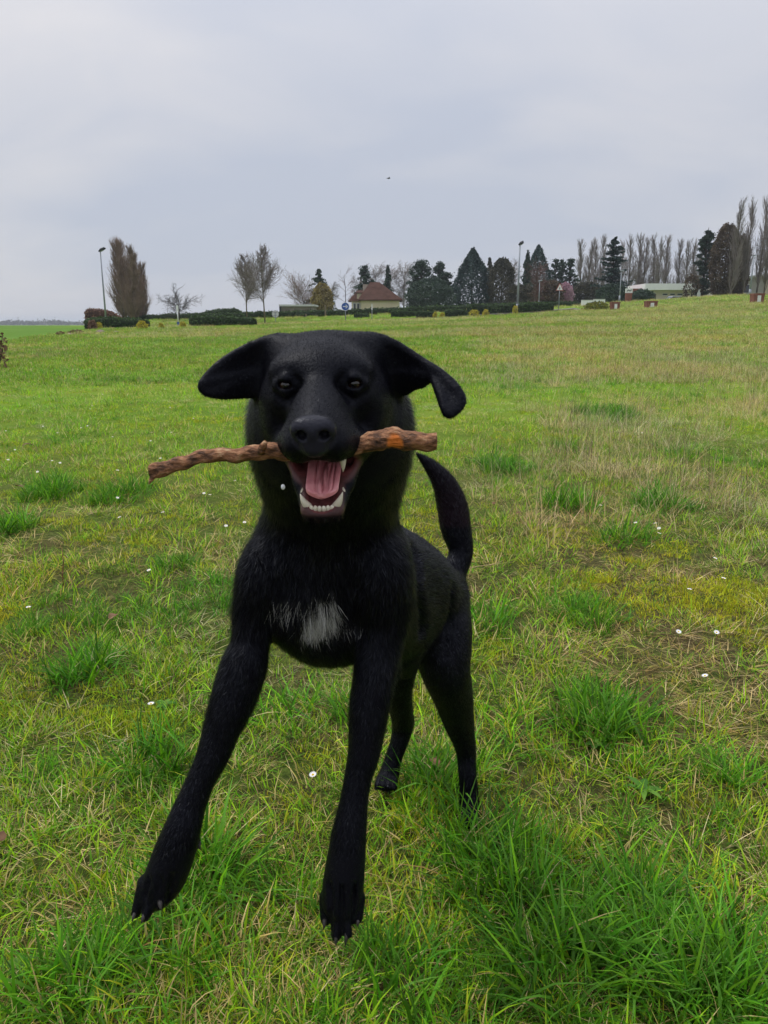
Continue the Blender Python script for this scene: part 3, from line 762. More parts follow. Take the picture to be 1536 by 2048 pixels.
conifer('evergreen_shrub', 'dark evergreen shrub at the foot of the cedar', 1222, 121, 570, 64, 'dome', m_ever, 71, n=3000)
conifer('evergreen_shrub', 'dark shrub beside the brick sign pillar in front of the white-roofed building', 1282, 118, 582, 40, 'dome', m_ever, 72, n=2600)
conifer('scots_pine', 'dark pine standing before the poplars beside the ivy-brown tree', 1400, 124, 450, 50, 'pine', m_ever, 73, n=5000)
conifer('ivy_tree', 'tall ivy-brown tree with dense rounded crown, left one of the pair', 1440, 121, 446, 58, 'ivy', m_ivy, 74, n=6500)
conifer('ivy_tree', 'ivy-brown tree with dense crown, lower one of the pair beside the grey hall', 1466, 123, 468, 40, 'ivy', m_ivy, 75, n=4600)
conifer('bare_shrub', 'brown bare shrub before the white-roofed building beside the pine', 1378, 122, 548, 36, 'dome', m_ivy, 76, n=420)

# hedges
def hedge(name, label, pts, half, leafm, corem, seed, group=None, leaf=.22, dens=60, cat='hedge', lump=.10):
    """pts: (x, y, top z) along its length; base follows the ground"""
    g = np.random.default_rng(seed)
    P3 = np.array(pts, float)
    t0 = np.linspace(0, 1, len(P3)); tt = np.linspace(0, 1, max(8, int(np.hypot(*(P3[-1, :2] - P3[0, :2])) / .6)))
    x = np.interp(tt, t0, P3[:, 0]); y = np.interp(tt, t0, P3[:, 1]); z1 = np.interp(tt, t0, P3[:, 2]); z0 = ground_z(x, y) - .05
    z1 = np.maximum(z1, z0 + .3)
    c0 = np.array([x.mean(), y.mean(), z0.min()])
    d = np.stack([np.gradient(x), np.gradient(y)], 1); d /= np.linalg.norm(d, axis=1, keepdims=True); nn_ = np.stack([-d[:, 1], d[:, 0]], 1)
    prof = [(-1, 0), (-1.02, .5), (-.92, .86), (-.6, .99), (0, 1.03), (.6, .99), (.92, .86), (1.02, .5), (1, 0)]
    rows = []
    for i in range(len(tt)):
        e = 1.0 if 0 < i < len(tt) - 1 else .55
        for k, (a, b_) in enumerate(prof):
            n_ = 1 + lump * 2 * (float(vnoise(x[i] * 1.3 + k * .7, y[i] * 1.3 + b_ * 3, 1.0, seed)) - .5)
            rows.append((x[i] + nn_[i, 0] * a * half * e * n_, y[i] + nn_[i, 1] * a * half * e * n_, z0[i] + (z1[i] - z0[i]) * b_ * (n_ if b_ > .6 else 1) * (1 if e == 1 else .85)))
    V = np.array(rows) - c0; m_ = len(prof)
    F = np.concatenate([np.stack([np.arange(m_ - 1) + i * m_, np.arange(m_ - 1) + i * m_ + 1, np.arange(m_ - 1) + (i + 1) * m_ + 1, np.arange(m_ - 1) + (i + 1) * m_], 1) for i in range(len(tt) - 1)])
    r = thing(name, label, cat, c0, 0, group)
    A = V[:m_]; B = V[-m_:]
    nv = len(V); V2 = np.concatenate([V, [A.mean(0), B.mean(0)]])
    T = np.array([(nv, k + 1, k) for k in range(m_ - 1)] + [(nv + 1, nv - m_ + k, nv - m_ + k + 1) for k in range(m_ - 1)])
    obj('core', mesh_np('core', V2, [F[:, ::-1], T[:, ::-1]], None, True, [corem]), r)
    q = V[F]; ar = np.linalg.norm(np.cross(q[:, 2] - q[:, 0], q[:, 3] - q[:, 1]), axis=1) * .5
    n = int(min(ar.sum() * dens, 9000)); fi = g.choice(len(F), n, p=ar / ar.sum()); u = g.random((n, 1)); v = g.random((n, 1)); q = q[fi]
    P = (q[:, 0] * (1 - u) + q[:, 1] * u) * (1 - v) + (q[:, 3] * (1 - u) + q[:, 2] * u) * v + g.normal(0, leaf * .28, (n, 3))
    lv = .5 + .9 * (fnoise(P[:, 0] + c0[0], P[:, 2] * 2 + P[:, 1], .9, seed, 3) - .5) + .0 * u[:, 0]
    o = obj('leaves', leaf_mesh('leaves', P, leaf, leafm, seed + 3, 0, lv), r)
    return r
def hp(spec, Y): return [(D(px_, py_, Y_ if Y_ else Y)[0], Y_ if Y_ else Y, D(px_, py_, Y_ if Y_ else Y)[2]) for px_, py_, Y_ in spec]
hedge('clipped_hedge', 'long dark clipped hedge running behind the road to the pale wall', hp([(405, 629, 103), (500, 625, 102), (620, 623, 101), (800, 616, 100), (980, 609, 100), (1080, 605, 101), (1157, 603, 102)], 100), .75, m_hedge, m_hcore, 81, dens=34, leaf=.26)
hedge('clipped_hedge', 'dark clipped hedge running from the brown poplars to the spreading bare tree', hp([(246, 634, 110), (330, 630, 109), (400, 627, 108), (418, 628, 108)], 108), .7, m_hedge, m_hcore, 82, dens=34, leaf=.26)
hedge('rounded_hedge', 'taller dark bush line behind the long hedge near the bare spreading tree', hp([(402, 624, 112), (440, 621, 112), (472, 618, 112), (484, 624, 112)], 112), .9, m_hedge, m_hcore, 83, dens=34, leaf=.26)
def low_hedge(x0, x1, top0, top1, bpy_, seed, label, half=.6, name='low_hedge', lm=None, cm=None, group='low clipped hedges at the roundabout', leaf=.17, dens=90, lump=.12):
    Y0 = G(x0, bpy_)[1] + half; Y1 = Y0
    Y0 = min(max(Y0, 60), 92); Y1 = Y0
    return hedge(name, label, hp([(x0, top0, Y0), ((x0 + x1) / 2, (top0 + top1) / 2 - 1, Y0), (x1, top1, Y1)], Y0), half, lm or m_hedge, cm or m_hcore, seed, group, leaf, dens, lump=lump)
low_hedge(172, 296, 638, 640, 659, 84, 'low dark rounded hedge in front of the left lamp post', .9)
hedge('beech_hedge', 'rust-brown beech hedge at the foot of the left lamp post', hp([(171, 618, 93), (190, 620, 93), (222, 624, 93), (243, 634, 93)], 93), .8, m_beech, m_bcore, 85, dens=70, leaf=.22)
low_hedge(380, 512, 634, 636, 655, 86, 'low dark loose hedge in front of the two street trees', .8)
low_hedge(782, 832, 622, 623, 635, 87, 'low dark hedge piece right of the house, first from the blue sign', .5)
low_hedge(832, 872, 623, 624, 637, 88, 'low dark hedge piece with a yellow end, second from the blue sign', .5)
low_hedge(890, 934, 620, 620, 634, 89, 'low dark hedge piece beside the yellow flowers, third from the blue sign', .5)
low_hedge(934, 1024, 611, 610, 630, 90, 'low dark hedge piece behind the yellow flowers at the lamp post', .6)
low_hedge(1036, 1107, 609, 607, 627, 91, 'low dark hedge piece right of the lamp post, nearest the triangular sign', .6)
low_hedge(708, 738, 627, 628, 634, 92, 'small dark green bush beside the blue arrow sign', .45)
def shrub(name, label, px_, bpy_, wpx, top, mat, seed, group=None, n=500, leaf=.13, cat='shrub', Yfix=None):
    p_ = base(px_, Yfix, bpy_) if Yfix else G(px_, bpy_)
    s_ = scale_at(px_, bpy_, p_[1]); w = wpx * .5 * s_; h = max(D(px_, top, p_[1])[2] - p_[2], .2)
    g = np.random.default_rng(seed)
    th = g.random(n) * 6.283; el = g.random(n)
    lump = .45 + 1.0 * fnoise(th * 2.2 + 9, el * 5, 1, seed, 3)
    rr = np.sqrt(np.clip(1 - (el - .25) ** 2 / .6, 0, 1)) * lump * g.uniform(.35, 1, n) ** .5
    P = np.stack([w * rr * np.cos(th), w * .8 * rr * np.sin(th), h * el * (.7 + .4 * lump)], 1)
    r = thing(name, label, cat, p_, 0, group)
    st = [((0, 0, -.05), (w * .7 * math.cos(a), w * .7 * math.sin(a), h * g.uniform(.6, .95)), .015 + .01 * w, .006) for a in np.arange(9) * .7]
    obj('stem', seg_mesh('stem', st, m_barkd, 4), r)
    obj('foliage', leaf_mesh('foliage', P, leaf, mat, seed + 1, 0), r)
for i, (px_, b_, w, tp, lab) in enumerate([(199, 659, 14, 646, 'yellow flowering shrub in the gap of the low hedge below the lamp post'), (284, 659, 24, 644, 'yellow flowering shrub at the end of the low hedge under the brown poplars'), (323, 658, 12, 648, 'small yellow flowering shrub alone on the grass'),
        (366, 656, 16, 645, 'yellow flowering shrub at the foot of the white marker post'), (870, 637, 10, 625, 'yellow flowering shrub at the end of the second low hedge piece'), (884, 636, 12, 626, 'pale yellow shrub in the gap between two low hedges'), (948, 634, 24, 621, 'wide yellow flowering shrub before the low hedges'), (971, 633, 16, 620, 'yellow flowering shrub touching the wide one on its lamp-post side'),
        (1030, 629, 12, 613, 'upright yellow flowering shrub right under the lamp post')]):
    shrub('forsythia', lab, px_, b_, w, tp, m_yellow, 100 + i, 'yellow flowering shrubs', 520, .10)
shrub('laurel_bush', 'yellow-green bush in front of the pale low wall', 1192, 620, 52, 605, leaf_mat('laurel', (.06, .08, .016), (.16, .18, .03), (.34, .30, .04)), 120, None, 1300, .18)
shrub('beech_bush', 'rust-brown bush filling the gap in the low dark hedge', 186, 660, 18, 643, m_beech, 121, None, 500, .14)
shrub('dry_bush', 'low reddish dry plant on bare soil left of the low hedge', 152, 668, 30, 660, m_beech, 122, None, 130, .10)
shrub('dry_bush', 'reddish dry plant on the stones before the low hedge', 121, 672, 22, 665, m_beech, 123, None, 90, .10)
shrub('beech_bush', 'rust-leaved bush cut off by the left picture edge', -6, 738, 54, 660, m_beech, 124, None, 420, .065)

# stones before the hedge
m_stone = noise_mat('fieldstone', [(.3, (.13, .10, .07)), (.7, (.30, .25, .19))], 2.5, .95, bump=.4, bscale=6)
def stone(px_, py_, wpx, hpx, label, seed):
    p_ = G(px_, py_); s_ = scale_at(px_, py_, p_[1]); g = np.random.default_rng(seed)
    V = []; F = []; n, m_ = 14, 7
    for i in range(m_):
        a = math.pi * .5 * i / (m_ - 1)
        for k in range(n):
            b_ = 6.283 * k / n; rr = 1 + .35 * (float(vnoise(math.cos(b_) * 1.5 + seed, math.sin(b_) * 1.5 + i * .4, 1, seed)) - .5)
            V.append((wpx * .5 * s_ * math.cos(a) * math.cos(b_) * rr, wpx * .4 * s_ * math.cos(a) * math.sin(b_) * rr, hpx * s_ * math.sin(a) * rr - .03))
    for i in range(m_ - 1):
        for k in range(n): F.append((i * n + k, i * n + (k + 1) % n, (i + 1) * n + (k + 1) % n, (i + 1) * n + k))
    F.append(tuple((m_ - 1) * n + k for k in range(n)))
    tag(MB().add(V, F).build('stone', m_stone, None, p_, True), label, 'stone', 'flat stones before the low hedge')
stone(200, 666, 22, 7, 'largest flat brown stone in front of the low dark hedge', 1)
stone(232, 665, 18, 4, 'flat brown stone under the yellow shrub side of the low hedge', 2)
stone(140, 669, 20, 4, 'flat brown stone between the reddish dry plants', 3)

# lamp posts
m_galv = noise_mat('galvanised_steel', [(.3, (.20, .22, .25)), (.7, (.32, .34, .37))], 1.5, .5, metal=.4, spec=.4)
m_head = noise_mat('lamp_head_grey', [(.3, (.018, .02, .025)), (.7, (.035, .038, .045))], 3, .45)
m_glass = noise_mat('lamp_glass', [(.3, (.25, .26, .27)), (.7, (.35, .36, .38))], 3, .2)
def lamp(px_, Y, top, label, hw_=1.0, r0=.11, arm=1):
    b_ = base(px_, Y); h = D(px_, top, Y)[2] - b_[2]
    r = thing('street_lamp', label, 'street lamp', b_, 0, 'street lamps round the meadow')
    MB().tube([(0, 0, -.2), (0, 0, h * .5), (0, 0, h - .15)], [r0, r0 * .8, r0 * .55], 10).build('pole', m_galv, r, smooth=True)
    MB().tube([(0, 0, 0), (0, 0, 1.0)], [r0 * 1.35, r0 * 1.3], 10).build('pole_base', m_galv, r, smooth=True)
    if arm:
        MB().tube([(-.18 * hw_, 0, h - .20), (.1 * hw_, 0, h - .02), (.45 * hw_, 0, h + .12), (.62 * hw_, 0, h + .12)], [.07, .17, .15, .05], 10).build('lamp_head', m_head, r, smooth=True)
        MB().tube([(.0, 0, h - .19), (.34 * hw_, 0, h - .05)], [.09, .09], 8).build('lamp_glass', m_glass, r, smooth=True)
    else:
        MB().tube([(-.15, 0, h - .05), (.35, 0, h + .02)], [.09, .07], 8).build('lamp_head', m_galv, r, smooth=True)
    return r
lamp(212, 88, 499, 'tall grey street lamp beside the brown poplars at the beech hedge', 1.0)
lamp(1034, 88, 486, 'tall grey street lamp in front of the dark evergreens', .8, .13)
lamp(1236, 105, 541, 'short pale street lamp in front of the cedar', 1, .09, 0)
lamp(1076, 112, 561, 'small pale street lamp in front of the reddish shrubs', 1, .07, 0)
lamp(1494, 108, 510, 'grey street lamp before the tall poplars at the hall', 1, .13, 0)

# signs
m_white = noise_mat('white_enamel', [(.3, (.62, .62, .62)), (.7, (.75, .75, .75))], 4, .4)
m_blue = noise_mat('sign_blue', [(.3, (.012, .07, .30)), (.7, (.018, .09, .38))], 4, .35)
m_sgrey = noise_mat('sign_back_grey', [(.3, (.36, .37, .38)), (.7, (.48, .49, .50))], 4, .5)
m_dark = noise_mat('dark_metal', [(.3, (.02, .02, .022)), (.7, (.045, .045, .05))], 4, .5)
m_red = noise_mat('sign_red', [(.3, (.32, .03, .03)), (.7, (.42, .05, .045))], 4, .4)
Ys = 84.0; b_ = base(691, Ys); zc_ = D(689, 613, Ys)[2] - b_[2]
r = thing('road_sign', 'round blue road sign with a white arrow pointing right, on a pole', 'road sign', b_, 0)
MB().tube([(0, .06, -.2), (0, .06, zc_ + .3)], .04, 8).build('pole', m_galv, r, smooth=True)
pl = MB().disc((0, zc_), .43, -.012, .012, 32).build('rim', m_white, r)
MB().disc((0, zc_), .385, -.020, -.013, 32).build('face', m_blue, r)
ar = [(-.25, -.042), (.06, -.042), (-.06, -.165), (.045, -.165), (.245, .0), (.045, .165), (-.06, .165), (.06, .042), (-.25, .042)]
MB().prism([(x, zc_ + z) for x, z in [(-.26, -.045), (.085, -.045), (.085, .045), (-.26, .045)]], -.030, -.0215).build('arrow_shaft', m_white, r)
ah = MB().prism([(x, zc_ + z) for x, z in [(.0, -.19), (.10, -.19), (.27, 0), (.15, 0)]], -.030, -.0215)
ah.prism([(x, zc_ + z) for x, z in [(.15, .0005), (.27, .0005), (.10, .19), (.0, .19)]], -.030, -.0215)
ah.build('arrow_head', m_white, r)
Ys = 86.0; b_ = base(551, Ys); zc_ = D(551, 628, Ys)[2] - b_[2]
r = thing('road_sign', 'round road sign seen from its pale grey back beside the taller street tree', 'road sign', b_, 0)
MB().tube([(0, .0, -.2), (0, .0, zc_ + .25)], .04, 8).build('pole', m_galv, r, smooth=True)
MB().disc((0, zc_), .38, .045, .06, 32).build('disc', m_sgrey, r)
MB().disc((0, zc_), .30, .030, .0445, 32).build('disc_inset', m_white, r)
br = MB(); br.box(-.20, .20, .012, .029, zc_ + .10, zc_ + .15); br.build('bracket', m_dark, r)
br = MB(); br.box(-.20, .20, .012, .029, zc_ - .15, zc_ - .10); br.build('bracket', m_dark, r)
MB().box(-.03, .03, .0, .012, zc_ - .22, zc_ + .24).build('clamp', m_dark, r)
Ys = 88.0; b_ = base(1117, Ys, 625); zt_ = D(1117, 566, Ys)[2] - b_[2]
r = thing('road_sign', 'triangular warning sign on a grey pole before the pink tree', 'road sign', b_, 0)
MB().tube([(0, .05, -.2), (0, .05, zt_ - .1)], .045, 8).build('pole', m_galv, r, smooth=True)
MB().prism([(-.42, zt_ - .80), (.42, zt_ - .80), (0, zt_)], -.012, .012).build('plate', m_red, r)
MB().prism([(-.345, zt_ - .755), (.345, zt_ - .755), (0, zt_ - .10)], -.022, -.0135).build('face', m_white, r)
MB().prism([(-.04, zt_ - .68), (.04, zt_ - .68), (.04, zt_ - .45), (-.04, zt_ - .45)], -.029, -.0235).build('symbol', m_dark, r)
Ys = 104.0; b_ = base(1396, Ys, 605); zt_ = D(1396, 578, Ys)[2] - b_[2]
r = thing('road_sign', 'pale pointed sign back on a post before the beige building wall', 'road sign', b_, 0)
MB().tube([(0, .05, -.2), (0, .05, zt_ - .1)], .045, 8).build('pole', m_galv, r, smooth=True)
MB().prism([(-.22, zt_ - 1.5), (.22, zt_ - 1.5), (.22, zt_ - .55), (0, zt_), (-.22, zt_ - .55)], -.012, .012).build('plate', m_sgrey, r)
# marker posts
Ys = 80.0; b_ = base(357, Ys, 655); zt_ = D(357, 611, Ys)[2] - b_[2]
r = thing('marker_post', 'slim white marker post with a blue foot below the spreading bare tree', 'post', b_, 0)
MB().tube([(0, 0, .45), (0, 0, zt_ - .55)], .05, 8).build('post', m_white, r, smooth=True)
MB().box(-.10, .10, -.03, .03, zt_ - .6, zt_).build('plate', m_white, r)
MB().frustum(.12, .12, .10, .10, -.1, .44).build('foot', m_blue, r)
Ys = 86.0; b_ = base(744, Ys, 636); zt_ = D(744, 607, Ys)[2] - b_[2]
r = thing('marker_post', 'slim grey post with a small plate between the blue sign and the house', 'post', b_, 0)
MB().tube([(0, 0, -.2), (0, 0, zt_)], .04, 8).build('post', m_galv, r, smooth=True)
MB().box(-.06, .06, -.06, -.041, zt_ - .65, zt_ - .05).build('plate', m_white, r)
m_wood = noise_mat('weathered_wood', [(.3, (.13, .10, .07)), (.7, (.24, .19, .14))], 3, .9)
for px_, top, bp, lab in ((651, 612, 636, 'wooden stake beside the olive willow at the long hedge'), (612, 629, 637, 'short wooden stake by the long hedge under the shed'), (634, 631, 637, 'short wooden stake by the long hedge, second from the shed')):
    b_ = base(px_, 97.0, bp); zt_ = D(px_, top, 97.0)[2] - b_[2]
    r = thing('wooden_stake', lab, 'stake', b_, 0, 'wooden stakes along the hedge')
    MB().frustum(.10, .10, .08, .08, -.2, zt_).build('shaft', m_wood, r)
    MB().frustum(.08, .08, .02, .02, zt_, zt_ + .08).build('tip', m_wood, r)

# shed
m_shed = noise_mat('shed_wall', [(.3, (.17, .145, .13)), (.7, (.25, .22, .20))], 1.5, .9)
m_shedr = noise_mat('shed_roof', [(.3, (.42, .42, .42)), (.7, (.55, .55, .55))], 1.5, .8)
m_door = noise_mat('shed_door', [(.3, (.12, .10, .09)), (.7, (.18, .155, .14))], 2, .8)
Ys = 112.0; b_ = base(594, Ys, 622); x0 = D(562, 615, Ys)[0] - b_[0]; x1 = D(627, 615, Ys)[0] - b_[0]; zt_ = D(594, 609, Ys)[2] - b_[2]
r = thing('shed', 'long flat-roofed grey-brown shed behind the hedge under the fan-shaped tree', 'shed', b_, 0)
MB().box(x0, x1, 0, 5, -.3, zt_ - .25).build('wall', m_shed, r)
MB().box(x0 - .25, x1 + .25, -.3, 5.3, zt_ - .25, zt_).build('roof', m_shedr, r)
MB().box(x0 - .2, x0 + .05, -.35, -.02, -.3, zt_ - .26).build('gutter_pipe', m_dark, r)
for k in range(3):
    xa = x0 + .5 + k * (x1 - x0 - .6) / 3
    MB().box(xa, xa + (x1 - x0) / 3 - .7, -.06, -.003, 0, zt_ - .6).build('door', m_door, r)

# house with hipped roof
m_roof = noise_mat('red_brown_tiles', [(.3, (.050, .026, .019)), (.7, (.090, .048, .036))], 1.2, .9, bump=.5, bscale=5, spec=.08)
m_plaster = noise_mat('cream_plaster', [(.3, (.50, .42, .31)), (.7, (.60, .52, .40))], .6, .9)
m_wglass = noise_mat('window_glass', [(.3, (.03, .035, .045)), (.7, (.06, .07, .085))], .5, .12, spec=.6)
m_frame = noise_mat('white_frame', [(.3, (.6, .6, .6)), (.7, (.7, .7, .7))], 3, .5)
Ys = 118.0; b_ = base(755, Ys, 613); mpp_ = scale_at(755, 600, Ys)
r = thing('house', 'cream house with a red-brown hipped roof behind the hedge', 'house', b_, 0)
xl, xm, xr = (698 - 755) * mpp_, (722 - 755) * mpp_, (799 - 755) * mpp_
ze = D(755, 600, Ys)[2] - b_[2]; zr = D(748, 562, Ys)[2] - b_[2]
MB().box(xm, xr, 0, 7, -.4, ze).build('wall', m_plaster, r)
MB().box(xl + .3, xm - .004, 2.2, 7.5, -.4, ze - .02).build('wall', m_plaster, r)
ex = .45; rx = (748 - 755) * mpp_
Vr = [(xm - ex, -ex, ze - .1), (xr + ex, -ex, ze - .1), (xr + ex, 7.4, ze - .1), (xm - ex, 7.4, ze - .1), (rx - .6, 3.4, zr), (rx + .8, 3.4, zr), (xm - ex, -ex, ze + .06), (xr + ex, -ex, ze + .06), (xr + ex, 7.4, ze + .06), (xm - ex, 7.4, ze + .06)]
rf = MB().add(Vr, [(0, 3, 2, 1), (0, 1, 7, 6), (1, 2, 8, 7), (2, 3, 9, 8), (3, 0, 6, 9), (6, 7, 5, 4), (7, 8, 5), (8, 9, 4, 5), (9, 6, 4)]).build('roof', m_roof, r)
zl = D(724, 578, Ys)[2] - b_[2]
Vr = [(xl - .3, 1.9, ze - .12), (xm - ex - .02, 1.9, ze - .12), (xm - ex - .02, 7.9, ze - .12), (xl - .3, 7.9, ze - .12), (xm - .6, 4.6, zl), (xm + .8, 4.6, zl + .2)]
MB().add(Vr, [(0, 3, 2, 1), (0, 1, 5, 4), (1, 2, 5), (2, 3, 4, 5), (3, 0, 4)]).build('roof', m_roof, r)
ch = MB().box(xm + .2, xm + 1.0, 3.6, 4.2, zr - 2.3, zr - .3).build('chimney', noise_mat('chimney_render', [(.3, (.3, .25, .2)), (.7, (.42, .36, .3))], 2, .9), rf)
dm = MB(); dm.box(xl + 1.1, xl + 2.1, 2.1, 4.0, ze + .25, ze + 1.0); dm.build('dormer', m_plaster, r)
MB().add([(xl + .9, 1.9, ze + 1.0), (xl + 2.3, 1.9, ze + 1.0), (xl + 2.3, 4.2, ze + 1.3), (xl + .9, 4.2, ze + 1.3), (xl + .9, 1.9, ze + 1.12), (xl + 2.3, 1.9, ze + 1.12), (xl + 2.3, 4.2, ze + 1.42), (xl + .9, 4.2, ze + 1.42)], [(3, 2, 1, 0), (4, 5, 6, 7), (0, 1, 5, 4), (1, 2, 6, 5), (2, 3, 7, 6), (3, 0, 4, 7)]).build('dormer_roof', m_roof, r)
for k in range(3):
    xa = xl + .5 + k * .55
    w_ = MB().box(xa, xa + .48, 2.12, 2.197, .2, ze - .35).build('window', m_frame, r)
    MB().box(xa + .07, xa + .41, 2.09, 2.117, .3, ze - .45).build('pane', m_wglass, w_)
w_ = MB().box(xr + .003, xr + .05, 1.5, 2.6, .5, ze - .4).build('window', m_frame, r)
MB().box(xr + .051, xr + .07, 1.6, 2.5, .6, ze - .5).build('pane', m_wglass, w_)

# flat-roofed buildings at the right
m_beige = noise_mat('beige_render', [(.3, (.60, .52, .43)), (.7, (.70, .62, .53))], .5, .9)
m_fascia = noise_mat('white_fascia', [(.3, (.78, .78, .78)), (.7, (.86, .86, .86))], .8, .6)
m_greyw = noise_mat('grey_render', [(.3, (.36, .34, .32)), (.7, (.46, .44, .42))], .5, .9)
m_brick = noise_mat('red_brick', [(.3, (.15, .055, .04)), (.7, (.25, .10, .075))], 3, .9)
Ys = 134.0; b_ = base(1340, Ys, 603); mp_ = scale_at(1340, 590, Ys)
r = thing('flat_roofed_building', 'beige single-storey building with a long white fascia behind the silver car', 'building', b_, 0)
xa, xb = (1288 - 1340) * mp_, (1412 - 1340) * mp_; zt_ = D(1340, 567, Ys)[2] - b_[2]; zm_ = D(1340, 580, Ys)[2] - b_[2]
MB().box(xa + .4, xb, .8, 9, -.6, zm_).build('wall', m_beige, r)
MB().box(xa, xb + .3, 0, 9.5, zm_ + .002, zt_).build('fascia', m_fascia, r)
xd = (1255 - 1340) * mp_
MB().box(xd, xa + .39, 1.5, 8, -.6, zm_ + .3).build('brick_wing', m_brick, r)
for k in range(6):
    xw = xa + 3.2 + k * 1.25
    w_ = MB().box(xw, xw + .95, .74, .797, .9, zm_ - .5).build('window', m_frame, r)
    MB().box(xw + .08, xw + .87, .70, .737, .98, zm_ - .58).build('pane', m_wglass, w_)
MB().box(xa + 1.2, xa + 2.2, .74, .797, -.4, zm_ - .6).build('door', m_door, r)
Ys = 128.0; b_ = base(1490, Ys, 600); mp_ = scale_at(1490, 580, Ys)
r = thing('hall', 'long grey flat-roofed hall behind the tall poplars at the right edge', 'building', b_, 0)
xa, xb = (1440 - 1490) * mp_, (1600 - 1490) * mp_; z0_ = D(1440, 562, Ys)[2] - b_[2]; z1_ = z0_ + 1.4
MB().add([(xa, 0, -.8), (xb, 0, -.8), (xb, 9, -.8), (xa, 9, -.8), (xa, 0, z0_), (xb, 0, z1_), (xb, 9, z1_), (xa, 9, z0_)], [(3, 2, 1, 0), (4, 5, 6, 7), (0, 1, 5, 4), (1, 2, 6, 5), (2, 3, 7, 6), (3, 0, 4, 7)]).build('wall', m_greyw, r)
MB().add([(xa - .3, -.4, z0_ + .003), (xb, -.4, z1_ + .003), (xb, 9.4, z1_ + .003), (xa - .3, 9.4, z0_ + .003), (xa - .3, -.4, z0_ + .3), (xb, -.4, z1_ + .3), (xb, 9.4, z1_ + .3), (xa - .3, 9.4, z0_ + .3)], [(3, 2, 1, 0), (4, 5, 6, 7), (0, 1, 5, 4), (1, 2, 6, 5), (2, 3, 7, 6), (3, 0, 4, 7)]).build('roof', m_shedr, r)
MB().box((1524 - 1490) * mp_, (1534 - 1490) * mp_, -.06, -.003, -.6, z0_ + .2).build('door', m_plaster, r)
for k in range(2):
    xw = (1452 + k * 26 - 1490) * mp_
    w_ = MB().box(xw, xw + 1.5, -.06, -.003, 1.0, z0_ - .5).build('window', m_frame, r)
    MB().box(xw + .1, xw + 1.4, -.09, -.063, 1.1, z0_ - .6).build('pane', m_wglass, w_)
# brick sign pillar
Ys = 110.0; b_ = base(1256, Ys, 607); zt_ = D(1256, 577, Ys)[2] - b_[2]; zb_ = D(1256, 586, Ys)[2] - b_[2]
r = thing('sign_pillar', 'red brick pillar carrying a white panel with a dark emblem', 'sign', b_, 0)
MB().frustum(.40, .25, .40, .25, -.4, zb_ - .01).build('pillar', m_brick, r)
MB().box(-.48, .48, -.10, .10, zb_, zt_).build('panel', m_white, r)
MB().tube([(-.30, -.115, zb_ + .22), (-.1, -.115, zb_ + .40), (.12, -.115, zb_ + .26), (.32, -.115, zb_ + .42)], .055, 6).build('emblem', m_dark, r)
# pale low wall
Ys = 96.0; b_ = base(1186, Ys, 612); mp_ = scale_at(1186, 605, Ys); zt_ = D(1186, 599, Ys)[2] - b_[2]
r = thing('low_wall', 'pale low rendered wall at the end of the long hedge', 'wall', b_, 0)
for k in range(2):
    xa = (1163 - 1186 + k * 24) * mp_
    MB().box(xa, xa + 23 * mp_ - .02, 0, .25, -.3, zt_ - .10 + .1 * k).build('panel', m_fascia, r)
    MB().box(xa - .03, xa + 23 * mp_ + .0, -.05, .30, zt_ - .098 + .1 * k, zt_ - .04 + .1 * k).build('coping', m_shedr, r)
# brick planter boxes
def planter(px_, bpy_, wpx, top, label, Yf):
    p_ = G(px_, bpy_); Yf = p_[1]; s_ = scale_at(px_, bpy_, Yf); w = wpx * s_ * .5; h = max(D(px_, top, Yf)[2] - p_[2], .5)
    r = thing('brick_box', label, 'brick box', p_, 0, 'red brick boxes on the meadow edge')
    MB().frustum(w * .86, w * .7, w * .94, w * .78, -.2, h - .14).build('body', m_brick, r)
    MB().frustum(w, w * .85, w, w * .85, h - .138, h).build('rim', m_brick, r)
    MB().box(-w * .30, w * .30, -w * .86, -w * .80, .08, h - .2).build('panel', m_white, r)
planter(1229, 620, 18, 604, 'red brick box with a white panel below the cedar', 92)
planter(1301, 616, 23, 602, 'wide red brick box with a white panel before the white-roofed building', 95)
planter(1513, 606, 23, 587, 'red brick box with a white panel at the right edge below the tall poplars', 92)
# silver car
Ys = 121.0; b_ = base(1352, Ys, 606)
r = thing('parked_car', 'silver car parked low before the beige building, only its top showing', 'car', b_, .15)
m_silver = noise_mat('silver_paint', [(.3, (.50, .52, .54)), (.7, (.58, .60, .62))], 1, .25, metal=.5, spec=.6)
m_tyre = noise_mat('tyre', [(.3, (.015, .015, .015)), (.7, (.03, .03, .03))], 8, .8)
MB().prism([(-2.0, .35), (2.0, .35), (2.05, .75), (1.1, .92), (-1.7, .95), (-2.05, .8)], -.85, .85).build('body', m_silver, r, bevel=.06)
MB().prism([(-1.5, .93), (1.0, .93), (.35, 1.38), (-1.0, 1.40)], -.72, .72).build('cabin', m_wglass, r, bevel=.04)
MB().prism([(-1.0, 1.40), (.33, 1.38), (.3, 1.45), (-.95, 1.46)], -.68, .68).build('roof', m_silver, r, bevel=.02)
for x_ in (-1.3, 1.3):
    for y_ in (-.82, .82):
        w_ = MB().disc((x_, .32), .32, y_ - .1, y_ + .1, 18).build('wheel', m_tyre, r)
        MB().disc((x_, .32), .19, y_ - .112, y_ + .112, 14).build('rim', m_silver, w_)
